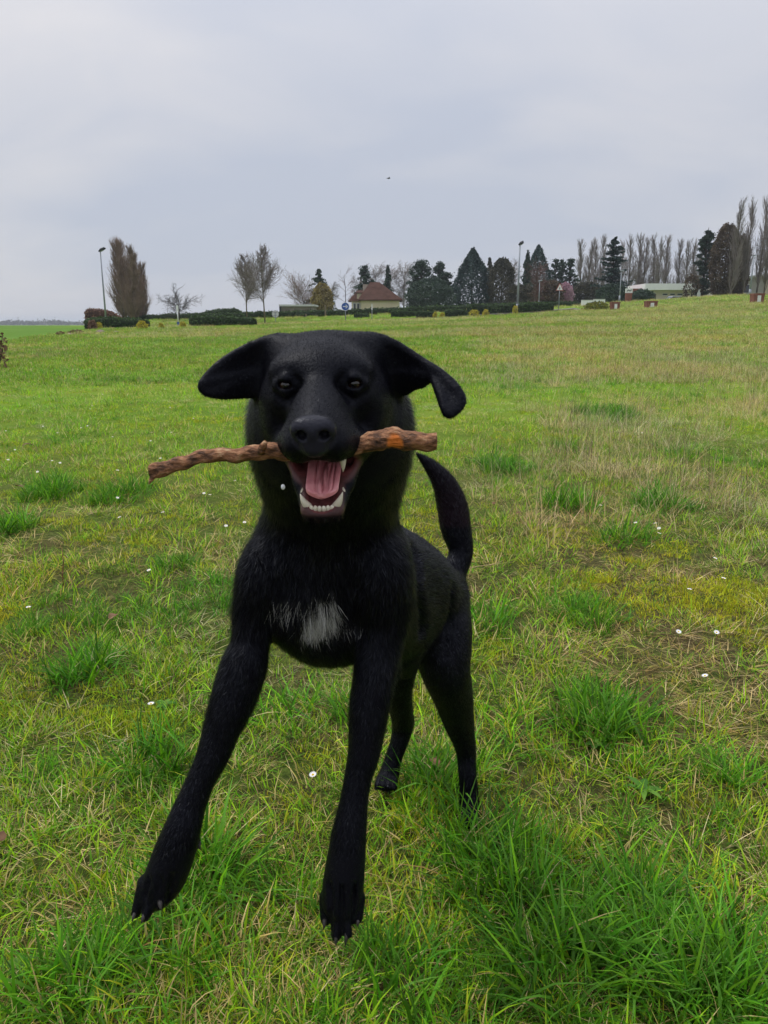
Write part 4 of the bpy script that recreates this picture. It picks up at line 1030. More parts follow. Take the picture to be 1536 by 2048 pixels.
# far wood on the horizon
g = np.random.default_rng(77); P = []
for i in range(150):
    px_ = g.uniform(-60, 420); Yt = g.uniform(1300, 1700)
    X_ = D(px_, 647, Yt)[0]; z_ = float(ground_z(X_, Yt)); hh = (3 + 6 * vnoise(px_, 0, 22, 5) ** 1.5) * 1.2
    q = g.normal(0, 1, (60, 3)) * np.array([5.5, 4, hh * .32]) + np.array([X_, Yt, z_ + hh * .5]); q[:, 2] = np.maximum(q[:, 2], z_)
    P.append(q)
tag(obj('treeline', leaf_mesh('treeline', np.concatenate(P), 3.2, m_brownev, 78)), 'low wood along the far left horizon', 'wood', kind='stuff')
# a bird high over the field
b_ = D(777, 357, 60)
r = thing('bird', 'tiny dark bird flying high in the grey sky', 'bird', b_, .4)
MB().tube([(-.12, 0, 0), (-.05, 0, .01), (.05, 0, .012), (.11, 0, .02), (.14, 0, .015)], [.008, .035, .04, .026, .006], 8).build('body', m_dark, r, smooth=True)
for s_ in (-1, 1):
    MB().add([(-.05, s_ * .02, .02), (.06, s_ * .02, .025), (.03, s_ * .2, .075), (-.03, s_ * .2, .07), (-.05, s_ * .34, .03), (-.05, s_ * .02, .012), (.06, s_ * .02, .015), (.03, s_ * .2, .067), (-.03, s_ * .2, .062), (-.05, s_ * .34, .026)],
             [(0, 1, 2, 3), (3, 2, 4), (5, 8, 7, 6), (8, 9, 7), (0, 5, 6, 1), (1, 6, 7, 2), (2, 7, 9, 4), (4, 9, 8, 3), (3, 8, 5, 0)]).build('wing', m_dark, r)
# ------------------------------------------------------------------ the dog: one surface grown from rounded limbs
class Field:
    def __init__(s, xs, ys, zs):
        s.xs, s.ys, s.zs = xs, ys, zs
        s.F = np.full((len(xs), len(ys), len(zs)), 0.2, np.float32)
        s.bones = []
    def _win(s, lo, hi):
        i0, i1 = np.searchsorted(s.xs, lo[0]), np.searchsorted(s.xs, hi[0])
        j0, j1 = np.searchsorted(s.ys, lo[1]), np.searchsorted(s.ys, hi[1])
        k0, k1 = np.searchsorted(s.zs, lo[2]), np.searchsorted(s.zs, hi[2])
        sl = (slice(i0, i1), slice(j0, j1), slice(k0, k1))
        return sl, s.xs[i0:i1, None, None], s.ys[None, j0:j1, None], s.zs[None, None, k0:k1]
    def _put(s, sl, d, k, sub=False):
        A = s.F[sl]
        if A.size == 0: return
        if sub:
            d = -d
            h = np.maximum(k - np.abs(A - d), 0) / k
            s.F[sl] = np.maximum(A, d) + h * h * k * 0.25
        else:
            h = np.maximum(k - np.abs(A - d), 0) / k
            s.F[sl] = np.minimum(A, d) - h * h * k * 0.25
    def cone(s, a, ra, b, rb, k=0.012, sub=False, bone=True):
        a = np.array(a, np.float32); b = np.array(b, np.float32); rm = max(ra, rb) + k + 0.012
        sl, x, y, z = s._win(np.minimum(a, b) - rm, np.maximum(a, b) + rm)
        s._put(sl, cone_d(x, y, z, a, ra, b, rb), k, sub)
        if bone and not sub: s.bones.append((a, b))
    def ell(s, c, r, k=0.012, sub=False):
        c = np.array(c, np.float32); r = np.array(r, np.float32); m = r + k + 0.012
        sl, x, y, z = s._win(c - m, c + m)
        s._put(sl, ell_d(x, y, z, c, r), k, sub)
    def tri(s, a, b, c, r, k=0.006):
        a, b, c = (np.array(v, np.float32) for v in (a, b, c)); m = r + k + 0.012
        P3 = np.stack([a, b, c])
        sl, x, y, z = s._win(P3.min(0) - m, P3.max(0) + m)
        s._put(sl, tri_d(x, y, z, a, b, c) - r, k)
def cone_d(x, y, z, a, ra, b, rb):
    ba = b - a; L2 = float(ba @ ba) + 1e-12
    t = ((x - a[0]) * ba[0] + (y - a[1]) * ba[1] + (z - a[2]) * ba[2]) / L2
    t = np.clip(t, 0, 1)
    dx = x - a[0] - t * ba[0]; dy = y - a[1] - t * ba[1]; dz = z - a[2] - t * ba[2]
    return np.sqrt(dx * dx + dy * dy + dz * dz) - (ra + t * (rb - ra))
def ell_d(x, y, z, c, r):
    px, py, pz = (x - c[0]) / r[0], (y - c[1]) / r[1], (z - c[2]) / r[2]
    k0 = np.sqrt(px * px + py * py + pz * pz)
    k1 = np.sqrt((px / r[0]) ** 2 + (py / r[1]) ** 2 + (pz / r[2]) ** 2) + 1e-9
    return k0 * (k0 - 1) / k1
def tri_d(x, y, z, a, b, c):
    n = np.cross(b - a, c - a); n = n / (np.linalg.norm(n) + 1e-12)
    def seg(p, q):
        e = q - p; L2 = float(e @ e) + 1e-12
        t = np.clip(((x - p[0]) * e[0] + (y - p[1]) * e[1] + (z - p[2]) * e[2]) / L2, 0, 1)
        return (x - p[0] - t * e[0]) ** 2 + (y - p[1] - t * e[1]) ** 2 + (z - p[2] - t * e[2]) ** 2
    d2 = np.minimum(np.minimum(seg(a, b), seg(b, c)), seg(c, a))
    def side(p, q):
        m = np.cross(q - p, n)
        return (x - p[0]) * m[0] + (y - p[1]) * m[1] + (z - p[2]) * m[2] <= 0
    inside = side(a, b) & side(b, c) & side(c, a)
    pl = ((x - a[0]) * n[0] + (y - a[1]) * n[1] + (z - a[2]) * n[2]) ** 2
    return np.sqrt(np.where(inside, pl, d2))
def surface_nets(F, xs, ys, zs):
    ins = F < 0
    s = np.zeros(tuple(n - 1 for n in F.shape), np.uint8)
    for i in (0, 1):
        for j in (0, 1):
            for k in (0, 1):
                s += ins[i:i + s.shape[0], j:j + s.shape[1], k:k + s.shape[2]]
    mask = (s > 0) & (s < 8)
    idx = np.full(s.shape, -1, np.int32)
    ci, cj, ck = np.nonzero(mask)
    idx[mask] = np.arange(len(ci))
    cor = [(i, j, k) for i in (0, 1) for j in (0, 1) for k in (0, 1)]
    val = np.stack([F[ci + i, cj + j, ck + k] for i, j, k in cor], 1).astype(np.float64)
    pos = np.stack([np.stack([xs[ci + i], ys[cj + j], zs[ck + k]], 1) for i, j, k in cor], 1).astype(np.float64)
    acc = np.zeros((len(ci), 3)); cnt = np.zeros(len(ci))
    for a in range(8):
        for b in range(a + 1, 8):
            if sum(abs(cor[a][q] - cor[b][q]) for q in range(3)) != 1: continue
            va, vb = val[:, a], val[:, b]
            cr = (va < 0) != (vb < 0)
            t = np.where(cr, va / np.where(cr, va - vb, 1), 0)[:, None]
            acc += np.where(cr[:, None], pos[:, a] + t * (pos[:, b] - pos[:, a]), 0); cnt += cr
    V = acc / cnt[:, None]
    Q = []
    for ax in range(3):
        o1, o2 = [(1, 2), (2, 0), (0, 1)][ax]
        A = [slice(None)] * 3; B = [slice(None)] * 3
        A[ax] = slice(None, -1); B[ax] = slice(1, None)
        i0 = ins[tuple(A)]; i1 = ins[tuple(B)]
        e = np.stack(np.nonzero(i0 != i1), 1)
        ok = (e[:, o1] > 0) & (e[:, o2] > 0) & (e[:, o1] < F.shape[o1] - 1) & (e[:, o2] < F.shape[o2] - 1)
        e = e[ok]
        def cell(da, db):
            c = e.copy(); c[:, o1] -= da; c[:, o2] -= db
            return idx[c[:, 0], c[:, 1], c[:, 2]]
        q = np.stack([cell(1, 1), cell(0, 1), cell(0, 0), cell(1, 0)], 1)
        flip = ~i0[e[:, 0], e[:, 1], e[:, 2]]
        q[flip] = q[flip][:, ::-1]
        Q.append(q)
    Q = np.concatenate(Q)
    Q = Q[(Q >= 0).all(1)]
    return V, Q

def axis(lo, f0, f1, hi, fine, coarse):
    return np.concatenate([np.arange(lo, f0, coarse), np.arange(f0, f1, fine), np.arange(f1, hi, coarse)]).astype(np.float32)
fld = Field(axis(-0.34, -0.19, 0.06, 0.26, 0.0022, 0.0040), axis(0.60, 0.62, 0.86, 1.68, 0.0024, 0.0050), axis(-0.01, 0.79, 1.03, 1.05, 0.0022, 0.0045))

def pr(px, py, Y, r): return D(px, py, Y), r * scale_at(px, py, Y)
def chain(pts, k=0.012, sub=6):
    """a limb: one smooth tapered tube through the given points, then blended into the body"""
    C = np.array([np.append(*pr(*p)) for p in pts])
    for a, b in zip(C, C[1:]): fld.bones.append((a[:3], b[:3]))
    E = np.vstack([2 * C[0] - C[1], C, 2 * C[-1] - C[-2]])
    out = []
    for i in range(1, len(E) - 2):
        for j in range(sub):
            t = j / sub
            out.append(.5 * (2 * E[i] + (E[i + 1] - E[i - 1]) * t + (2 * E[i - 1] - 5 * E[i] + 4 * E[i + 1] - E[i + 2]) * t * t + (3 * E[i] - E[i - 1] - 3 * E[i + 1] + E[i + 2]) * t ** 3))
    out.append(C[-1]); P = np.array(out, np.float32)
    m = P[:, 3].max() + k + .012
    sl, x, y, z = fld._win(P[:, :3].min(0) - m, P[:, :3].max(0) + m)
    T = np.full(fld.F[sl].shape, .2, np.float32)
    o0 = [q.start for q in sl]
    for a, b in zip(P, P[1:]):
        mm = max(a[3], b[3]) + k + .012
        s2, x, y, z = fld._win(np.minimum(a, b)[:3] - mm, np.maximum(a, b)[:3] + mm)
        r = tuple(slice(q.start - o, q.stop - o) for q, o in zip(s2, o0))
        T[r] = np.minimum(T[r], cone_d(x, y, z, a[:3], a[3], b[:3], b[3]))
    fld._put(sl, T, k)

# trunk, neck, chest
chain([(650, 800, .885, 120), (660, 852, .895, 163), (664, 925, .94, 150), (665, 1005, .98, 131), (652, 1120, 1.02, 148)], 0.03)
chain([(600, 1180, .985, 105), (640, 1240, .985, 88), (672, 1268, .985, 60)], 0.03)
chain([(660, 1130, 1.02, 140), (735, 1150, 1.16, 118), (805, 1175, 1.28, 100), (862, 1200, 1.385, 72)], 0.03)
chain([(700, 1200, 1.02, 112), (760, 1232, 1.16, 96), (825, 1250, 1.30, 62)], 0.03)
chain([(795, 1300, 1.20, 40), (812, 1335, 1.24, 22)], 0.03)
# fore limbs (they hang in the air, the dog is rearing up)
legL = [(558, 1085, .985, 44), (540, 1140, .955, 64), (512, 1215, .945, 46), (500, 1285, .93, 38), (487, 1335, .915, 47), (466, 1400, .90, 45), (445, 1455, .89, 38), (426, 1510, .88, 33),
        (402, 1560, .87, 29), (381, 1610, .86, 31), (366, 1655, .85, 36), (349, 1705, .845, 41), (330, 1755, .84, 41), (312, 1785, .838, 34)]
chain(legL, 0.011)
legR = [(755, 1080, .99, 48), (752, 1140, .955, 74), (768, 1225, .95, 54), (757, 1300, .935, 46), (748, 1360, .915, 43), (738, 1420, .90, 40), (729, 1500, .885, 33), (716, 1556, .875, 28),
        (707, 1608, .865, 29), (699, 1660, .855, 34), (693, 1712, .848, 38), (687, 1764, .842, 41), (683, 1800, .838, 40)]
chain(legR, 0.011)
# elbows
fld.cone(*pr(505, 1290, .955, 30), *pr(510, 1335, .965, 24), 0.02)
fld.cone(*pr(772, 1300, .965, 30), *pr(782, 1340, .975, 22), 0.02)
# toes
for t0, t1, r0, r1, y0, y1 in [((292, 1765), (272, 1826), 17, 10, .838, .826), ((312, 1780), (290, 1832), 18, 11, .830, .816), ((334, 1775), (318, 1806), 18, 13, .832, .818), ((352, 1752), (348, 1778), 17, 12, .842, .835)]:
    fld.cone(*pr(*t0, y0, r0), *pr(*t1, y1, r1), 0.0014)
for t0, t1, r0, r1, y0, y1 in [((655, 1795), (652, 1838), 17, 12, .842, .832), ((675, 1815), (673, 1872), 18, 11, .830, .816), ((695, 1815), (695, 1866), 18, 11, .830, .816), ((715, 1795), (714, 1836), 16, 12, .840, .830)]:
    fld.cone(*pr(*t0, y0, r0), *pr(*t1, y1, r1), 0.0014)
fld.cone(*pr(388, 1668, .86, 9), *pr(398, 1690, .858, 6), 0.006)     # dew claw pad
# hind limbs
chain([(868, 1190, 1.385, 66), (880, 1262, 1.325, 64), (890, 1335, 1.295, 50), (906, 1392, 1.35, 39), (917, 1442, 1.41, 30), (931, 1498, 1.452, 20),
       (935, 1550, 1.44, 18), (938, 1592, 1.43, 19), (938, 1622, 1.415, 22), (937, 1640, 1.40, 19)], 0.014)
fld.cone(*pr(931, 1490, 1.46, 17), *pr(935, 1470, 1.47, 12), 0.01)
for dx in (-16, -5, 6, 16):
    fld.cone(*pr(937 + dx * .7, 1625, 1.405, 10), *pr(937 + dx, 1648, 1.375, 8), 0.004)
chain([(800, 1230, 1.42, 62), (795, 1310, 1.41, 46), (795, 1375, 1.44, 30), (802, 1420, 1.49, 23), (806, 1447, 1.53, 22), (799, 1482, 1.528, 18), (786, 1520, 1.52, 17),
       (778, 1550, 1.505, 20), (773, 1564, 1.49, 18)], 0.014)
for dx in (-16, -5, 6, 16):
    fld.cone(*pr(774 + dx * .7, 1556, 1.49, 10), *pr(772 + dx, 1572, 1.465, 8), 0.004)
# tail
chain([(905, 1150, 1.41, 26), (922, 1105, 1.43, 24), (912, 1058, 1.44, 30), (904, 1010, 1.445, 30), (888, 967, 1.44, 23), (862, 933, 1.435, 14), (838, 911, 1.43, 5)], 0.012)

# head, built about the point between the eyes (centimetres: right, forward, up)
HO = D(640, 768, .755)
ROLL = math.radians(1.2)
def HL(x, f, u):
    xr = x * math.cos(ROLL) - u * math.sin(ROLL); ur = u * math.cos(ROLL) + x * math.sin(ROLL)
    return HO + np.array([xr, -f, ur]) * 0.01
def hell(x, f, u, rx, rf, ru, k=1.0, sub=False): fld.ell(HL(x, f, u), (rx * .01, rf * .01, ru * .01), k * .01, sub)
def hcone(a, ra, b, rb, k=1.0, sub=False, bone=True): fld.cone(HL(*a), ra * .01, HL(*b), rb * .01, k * .01, sub, bone)
hell(0, -7.2, -.5, 6.2, 7.0, 5.2, 2)
hell(0, -2.6, 1.0, 4.5, 3.5, 2.5, 2)
hcone((-3.6, -7.4, 2.55), 1.9, (3.6, -7.4, 2.75), 1.9, 1.6, bone=False)
for sgn in (-1, 1):
    hell(3.0 * sgn, -1.8, 1.15, 1.8, 1.5, .95, 1.6)                 # brow
    hell(4.5 * sgn, -5.6, -3.6, 2.1, 4.2, 3.6, 2)                    # cheek
    hcone((3.6 * sgn, -1.6, -1.5), 1.3, (4.6 * sgn, -5, -2.0), 1.6, 1.5)   # cheek bone
    hell(1.75 * sgn, 4.9, -4.9, 1.6, 3.5, 1.7, 1.0)                 # flews
    hcone((2.5 * sgn, 3.4, -5.2), 1.35, (3.6 * sgn, -2.6, -6.4), 1.5, 1.3)
hcone((0, -3.5, .1), 2.4, (0, 7.3, -3.25), 1.75, 1.6)
hcone((0, -1.5, -2.8), 3.3, (0, 5.7, -4.2), 2.3, 1.5)
# lower jaw
for sgn in (-1, 1):
    hcone((2.3 * sgn, -5.0, -7.2), 1.7, (1.25 * sgn, 3.0, -11.9), .85, 1.1)
    hcone((3.5 * sgn, -3.0, -6.2), 1.0, (2.3 * sgn, .2, -9.8), .55, 1.0)   # lip skin at the corner of the mouth
hell(0, 3.2, -12.05, 1.5, 1.0, .78, 1.0)
hcone((0, -5.5, -8.6), 3.0, (0, 1.6, -12.3), 1.25, 1.4)
# mouth opened between the jaws
mouth_subs = [((0, -4.5, -7.4), 1.3, (0, 7.0, -8.5), 2.0), ((0, -3.5, -8.2), 1.35, (0, 3.4, -10.5), 1.35), ((-2.1, -1.8, -7.4), .95, (-1.7, 5.5, -8.2), 1.35), ((2.1, -1.8, -7.4), .95, (1.7, 5.5, -8.2), 1.35)]
for a, ra, b, rb in mouth_subs: hcone(a, ra, b, rb, .5, sub=True)
# nose leather
hell(0, 8.75, -3.35, 2.0, 1.35, 1.25, .22)
hcone((-1.0, 8.9, -3.1), 1.0, (1.0, 8.9, -3.1), 1.0, .3, bone=False)
hell(0, 8.6, -4.7, 1.15, 1.1, 1.05, .5)
for sgn in (-1, 1):
    hcone((.95 * sgn, 10.6, -3.75), .56, (1.0 * sgn, 9.0, -3.6), .42, .2, sub=True)
    hcone((1.3 * sgn, 10.2, -3.95), .26, (2.0 * sgn, 8.9, -4.1), .18, .2, sub=True)
hcone((0, 10.6, -4.3), .10, (0, 9.6, -6.0), .12, .25, sub=True)
# eye openings and lids
EYES = []
for sgn in (-1, 1):
    e = (3.3 * sgn, -.55, -.05)
    EYES.append(e)
    hell(3.2 * sgn, .9, -.35, 1.6, 1.0, 1.1, 1.2, sub=True)
    hcone((2.45 * sgn, .05, -.1), .20, (3.3 * sgn, .36, .56), .24, .9, bone=False)
    hcone((3.3 * sgn, .36, .56), .24, (4.15 * sgn, -.45, -.05), .20, .9, bone=False)
    hcone((2.45 * sgn, .05, -.15), .18, (3.3 * sgn, .10, -.64), .18, .9, bone=False)
    hcone((3.3 * sgn, .10, -.64), .18, (4.15 * sgn, -.45, -.1), .18, .9, bone=False)
    hell(e[0], e[1] + .3, e[2] + .05, .76, 1.1, .48, .2, sub=True)
# ears, flung out sideways
def ear(fans, r, k):
    T = [[np.array(D(*p), np.float32) for p in f] for f in fans]
    A = np.array([p for f in T for p in f]); m = r + k + .012
    sl, x, y, z = fld._win(A.min(0) - m, A.max(0) + m)
    d = np.full(fld.F[sl].shape, .2, np.float32)
    for P in T:
        for i in range(1, len(P) - 1): d = np.minimum(d, tri_d(x, y, z, P[0], P[i], P[i + 1]))
    fld._put(sl, d - r, k)
ear([[(530, 735, .845), (552, 682, .835), (525, 684, .834), (500, 692, .832), (475, 705, .829), (452, 719, .826), (432, 735, .822), (415, 752, .818), (404, 768, .812), (403, 776, .812), (412, 785, .813), (428, 789, .816), (448, 791, .822), (478, 790, .832), (505, 786, .84)]], .0044, .008)
fld.cone(*pr(560, 700, .84, 22), *pr(525, 770, .85, 18), .02)
ear([[(775, 740, .85), (745, 682, .835), (770, 682, .834), (795, 690, .832), (820, 706, .828), (845, 723, .822), (860, 735, .817), (866, 752, .812), (845, 768, .825), (812, 777, .845)],
     [(866, 752, .812), (845, 723, .822), (862, 733, .815), (882, 746, .808), (900, 761, .800), (914, 777, .792), (924, 794, .787), (925, 804, .785), (918, 816, .783), (902, 829, .780), (894, 828, .781), (889, 818, .783), (885, 795, .791), (879, 773, .801)]], .0044, .008)
fld.cone(*pr(745, 698, .84, 22), *pr(800, 765, .855, 18), .02)

# folds between shoulder, chest, flank and thigh
def surf(px_, py_):
    for Y_ in np.arange(.62, 1.66, .003):
        q = D(px_, py_, Y_)
        i, j, k = np.searchsorted(fld.xs, q[0]), np.searchsorted(fld.ys, q[1]), np.searchsorted(fld.zs, q[2])
        if 0 < i < len(fld.xs) and 0 < j < len(fld.ys) and 0 < k < len(fld.zs) and fld.F[i, j, k] < 0: return Y_
    return None
for pts, r_, dep in [([(832, 1105), (838, 1180), (846, 1260), (856, 1330)], 17, .004), ([(592, 1085), (575, 1165), (570, 1240)], 13, .004), ([(703, 1085), (706, 1170), (712, 1250)], 13, .004), ([(905, 1185), (898, 1250), (896, 1310)], 10, .0035)]:
    cr = [(x_, y_, surf(x_, y_)) for x_, y_ in pts]
    cr = [(x_, y_, Y_ - r_ * scale_at(x_, y_, Y_) + dep) for x_, y_, Y_ in cr if Y_]
    for a_, b_ in zip(cr, cr[1:]):
        if abs(a_[2] - b_[2]) < .12: fld.cone(*pr(*a_, r_), *pr(*b_, r_), .016, sub=True)

for pts in [[(300, 1758), (290, 1792), (280, 1836)], [(322, 1756), (315, 1788), (304, 1832)], [(346, 1750), (341, 1775), (334, 1802)], [(660, 1770), (662, 1815), (661, 1860)], [(684, 1775), (684, 1825), (684, 1880)], [(708, 1770), (706, 1815), (706, 1858)]]:
    cr = [(x_, y_, surf(x_, y_)) for x_, y_ in pts]
    cr = [(x_, y_, (Y_ or .81) - 5 * scale_at(x_, y_, .82) + .0045) for x_, y_, Y_ in cr]
    for a_, b_ in zip(cr, cr[1:]): fld.cone(*pr(*a_, 5), *pr(*b_, 6), .002, sub=True)

DV, DQ = surface_nets(fld.F, fld.xs, fld.ys, fld.zs)
def relax(V, Q, it=3, lam=.5):
    E = np.concatenate([Q[:, [0, 1]], Q[:, [1, 2]], Q[:, [2, 3]], Q[:, [3, 0]]])
    E = np.concatenate([E, E[:, ::-1]])
    n = len(V); cnt = np.bincount(E[:, 0], minlength=n)[:, None]
    for i in range(it):
        for l in (lam, -lam * 1.04):
            s = np.stack([np.bincount(E[:, 0], V[E[:, 1], c], minlength=n) for c in range(3)], 1)
            V = V + l * (s / np.maximum(cnt, 1) - V)
    return V
DV = relax(DV, DQ)
def vnormals(V, Q):
    fn = np.cross(V[Q[:, 2]] - V[Q[:, 0]], V[Q[:, 3]] - V[Q[:, 1]])
    n = np.zeros_like(V)
    for c in range(4):
        for a in range(3): n[:, a] += np.bincount(Q[:, c], fn[:, a], minlength=len(V))
    return n / (np.linalg.norm(n, axis=1, keepdims=True) + 1e-12), 0.5 * np.linalg.norm(fn, axis=1)
DN, DA = vnormals(DV, DQ)

def to_head(V):
    d = (V - HO) * 100
    x = d[:, 0] * math.cos(ROLL) + d[:, 2] * math.sin(ROLL); u = d[:, 2] * math.cos(ROLL) - d[:, 0] * math.sin(ROLL)
    return x, -d[:, 1], u
def to_px(V):
    d = V - CAM
    dep = d[:, 1] * cp - d[:, 2] * sp; up = d[:, 1] * sp + d[:, 2] * cp
    return 768 + FPX * d[:, 0] / dep, 1024 - FPX * up / dep
def n3(V, s, seed):
    return (fnoise(V[:, 0] + 3.1 * V[:, 2], V[:, 2] - 1.7 * V[:, 1], s, seed, 3) + fnoise(V[:, 1] + 2.3 * V[:, 0], V[:, 2] + .7 * V[:, 0], s, seed + 5, 3)) / 2
hx, hf, hu = to_head(DV)
md = np.full(len(DV), 9.0)
for a, ra, b, rb in mouth_subs:
    md = np.minimum(md, np.abs(cone_d(hx, hf, hu, np.array(a, float), ra, np.array(b, float), rb)))
mouth = smooth01((.42 - md) / .25) * (hf > -7)
lip = smooth01((hf - 2.2) / 1.2) * (hu < -10.8) * smooth01((hu + 12.45) / .6) * (np.abs(hx) < 3)
band = smooth01((1.0 - md) / .5) * (hf > -4) * smooth01((-6.3 - hu) / .6) * (hf < 4) * (1 - mouth)
nose = smooth01((1.12 - np.sqrt((hx / 2.05) ** 2 + ((hf - 9.2) / 1.75) ** 2 + ((hu + 3.8) / 1.75) ** 2)) / .08) * (hf > 7.9)
# white blaze on the breast, brownish shade on the tail: markings of the coat itself
BP = D(640, 1252, .90); q = DV - BP
w1 = 1 - np.sqrt(((q[:, 0] - .25 * q[:, 2]) / .026) ** 2 + (q[:, 2] / .037) ** 2) + 1.6 * (n3(DV * np.array([1.6, 1, .6]), .016, 2) - .5)
BP2 = D(572, 1212, .92); q2 = DV - BP2
w2 = 1 - np.sqrt((q2[:, 0] / .032) ** 2 + (q2[:, 2] / .012) ** 2) + .8 * (n3(DV, .015, 9) - .5)
BP3 = D(690, 1262, .92); q3 = DV - BP3
w3 = 1 - np.sqrt((q3[:, 0] / .034) ** 2 + (q3[:, 2] / .016) ** 2) + .8 * (n3(DV, .015, 14) - .5)
front = (DV[:, 1] < .99) & (DN[:, 1] < .1)
white = np.clip(np.maximum(np.maximum(smooth01(w1 / .7), .16 * smooth01(w2 / .7)), .07 * smooth01(w3 / .7)) * front, 0, 1)
tail = smooth01((DV[:, 1] - 1.40) / .02) * (DV[:, 2] > .62) * smooth01((.78 - DV[:, 2]) / .15)
coat = np.tile(np.array([.0042, .0042, .0066]), (len(DV), 1))
coat *= (0.75 + .5 * n3(DV, .05, 21))[:, None]
coat += tail[:, None] * np.array([.010, .003, .004])
coat = coat * (1 - white[:, None]) + white[:, None] * np.array([.20, .20, .19])
pink = np.array([.22, .075, .075]) * (.3 + 1.0 * n3(DV, .012, 31))[:, None]
coat = coat * (1 - mouth[:, None]) + pink * mouth[:, None]
coat = coat * (1 - .8 * band[:, None]) + np.array([.16, .075, .07]) * .8 * band[:, None]
rim = lip * (1 - mouth) * .9 * (.6 + .8 * n3(DV, .01, 44))
rim = np.clip(rim, 0, 1)
coat = coat * (1 - rim[:, None]) + np.array([.085, .045, .042]) * rim[:, None]
coat = coat * (1 - nose[:, None]) + np.array([.020, .020, .027]) * nose[:, None]
wet = np.clip(nose * .75 + mouth + band + .5 * lip * (hu > -12.1), 0, 1)

m_coat, t, p, o = material('black_coat')
a = N(t, 'ShaderNodeAttribute', attribute_name='coat'); t.links.new(a.outputs['Color'], p.inputs['Base Color'])
w = N(t, 'ShaderNodeAttribute', attribute_name='wet')
t.links.new(M('SUBTRACT', .48, M('MULTIPLY', w.outputs['Fac'], .20, t), t), p.inputs['Roughness'])
p.inputs['Specular IOR Level'].default_value = .11; p.inputs['Specular Tint'].default_value = (.80, .86, 1.0, 1)
c = N(t, 'ShaderNodeTexCoord'); nz = N(t, 'ShaderNodeTexNoise', i_Scale=330.0, i_Detail=3.0)
t.links.new(c.outputs['Object'], nz.inputs['Vector'])
b = N(t, 'ShaderNodeBump', i_Strength=.35, i_Distance=.002)
t.links.new(nz.outputs[0], b.inputs['Height']); t.links.new(b.outputs[0], p.inputs['Normal'])

root_loc = base(880, 1.42, 1600)
dog = thing('dog', 'large black dog with flying ears rearing up towards the camera, mouth open', 'dog', root_loc)
col4 = np.concatenate([coat, np.ones((len(DV), 1))], 1)
body = obj('body', mesh_np('body', DV - root_loc, DQ, {'coat': ('FLOAT_COLOR', 'POINT', col4), 'wet': ('FLOAT', 'POINT', wet)}, True, [m_coat]), dog)

# short fur lying along the limbs
nf = 380000
area = DA * np.where(DV[DQ[:, 0], 1] < .9, 1.5, 1.0)
qi = RNG.choice(len(DQ), nf, p=area / area.sum())
uv = RNG.random((nf, 2))
def lerpq(A):
    A = A.reshape(len(A), -1); q = DQ[qi]; u, v = uv[:, :1], uv[:, 1:]
    return (A[q[:, 0]] * (1 - u) + A[q[:, 1]] * u) * (1 - v) + (A[q[:, 3]] * (1 - u) + A[q[:, 2]] * u) * v
fp = lerpq(DV); fn = lerpq(DN); fc = lerpq(coat); fw = lerpq(wet)[:, 0]
fn /= np.linalg.norm(fn, axis=1, keepdims=True) + 1e-9
flow = np.zeros_like(fp)
for a_, b_ in fld.bones:
    ba = (b_ - a_).astype(float); L2 = ba @ ba + 1e-9
    tt = np.clip(((fp - a_) @ ba) / L2, 0, 1)
    d2 = ((fp - a_ - tt[:, None] * ba) ** 2).sum(1)
    flow += (ba / math.sqrt(L2)) * (np.exp(-d2 / .006) + 1e-9)[:, None]
fhx, fhf, fhu = to_head(fp)
hw = smooth01((fhf + 12) / 4) * smooth01((fhu + 14) / 4) * (np.abs(fhx) < 8)
away = np.stack([fhx * .35, -(fhf - 14), fhu * .25 + .5], 1)
away = np.stack([away[:, 0], -away[:, 1] * -1, away[:, 2]], 1)
away /= np.linalg.norm(away, axis=1, keepdims=True)
away[:, 1] = np.abs(away[:, 1])
flow /= np.linalg.norm(flow, axis=1, keepdims=True) + 1e-9
nk_c = (n3(fp, .022, 63) - .5) * 2.2 * smooth01((fp[:, 1] - .84) / .03)
flow = flow * (1 - hw[:, None]) + away * hw[:, None] + RNG.normal(0, .22, flow.shape) + nk_c[:, None] * np.array([1., 0, .4])
flow -= (flow * fn).sum(1, keepdims=True) * fn
flow /= np.linalg.norm(flow, axis=1, keepdims=True) + 1e-9
L = np.where((hw > .5) | ((fp[:, 1] < .87) & (fp[:, 2] > .84)), .0034, .0066) * RNG.uniform(.6, 1.3, nf)
L = np.where((fp[:, 2] < .66) & (fp[:, 1] > .88) & (fp[:, 1] < 1.38) & (fp[:, 2] > .50), L * 1.8, L)
nk_ = smooth01((fp[:, 1] - .84) / .03) * smooth01((1.06 - fp[:, 1]) / .04) * smooth01((fp[:, 2] - .60) / .06) * smooth01((.95 - fp[:, 2]) / .04) * smooth01((.075 - fp[:, 0]) / .02)
L = L * (1 + 1.1 * nk_)
L = np.where(fp[:, 1] > 1.395, np.where(fp[:, 2] > .6, L * 1.4, L), L)
L = np.where((fp[:, 2] < .36) & (fp[:, 1] < .88), L * .45, L)
keep = (fw < .15) & (RNG.random(nf) < .97)
fp, fn, fc, flow, L = fp[keep], fn[keep], fc[keep], flow[keep], L[keep]
side = np.cross(flow, fn)
lift = (RNG.uniform(.12, .42, len(fp)) + .25 * nk_[keep] * RNG.random(len(fp)))[:, None]
tip = fp + L[:, None] * (flow * np.sqrt(1 - lift ** 2) + fn * lift)
wd = (.00030 * np.where(fp[:, 1] > 1.1, 1.7, 1.0))[:, None]
FV = np.stack([fp - fn * .0008 - side * wd, fp - fn * .0008 + side * wd, tip], 1).reshape(-1, 3)
FF = np.arange(len(FV)).reshape(-1, 3)
hn = fn + .35 * flow * 0 + RNG.normal(0, .34, fn.shape)
hn /= np.linalg.norm(hn, axis=1, keepdims=True)
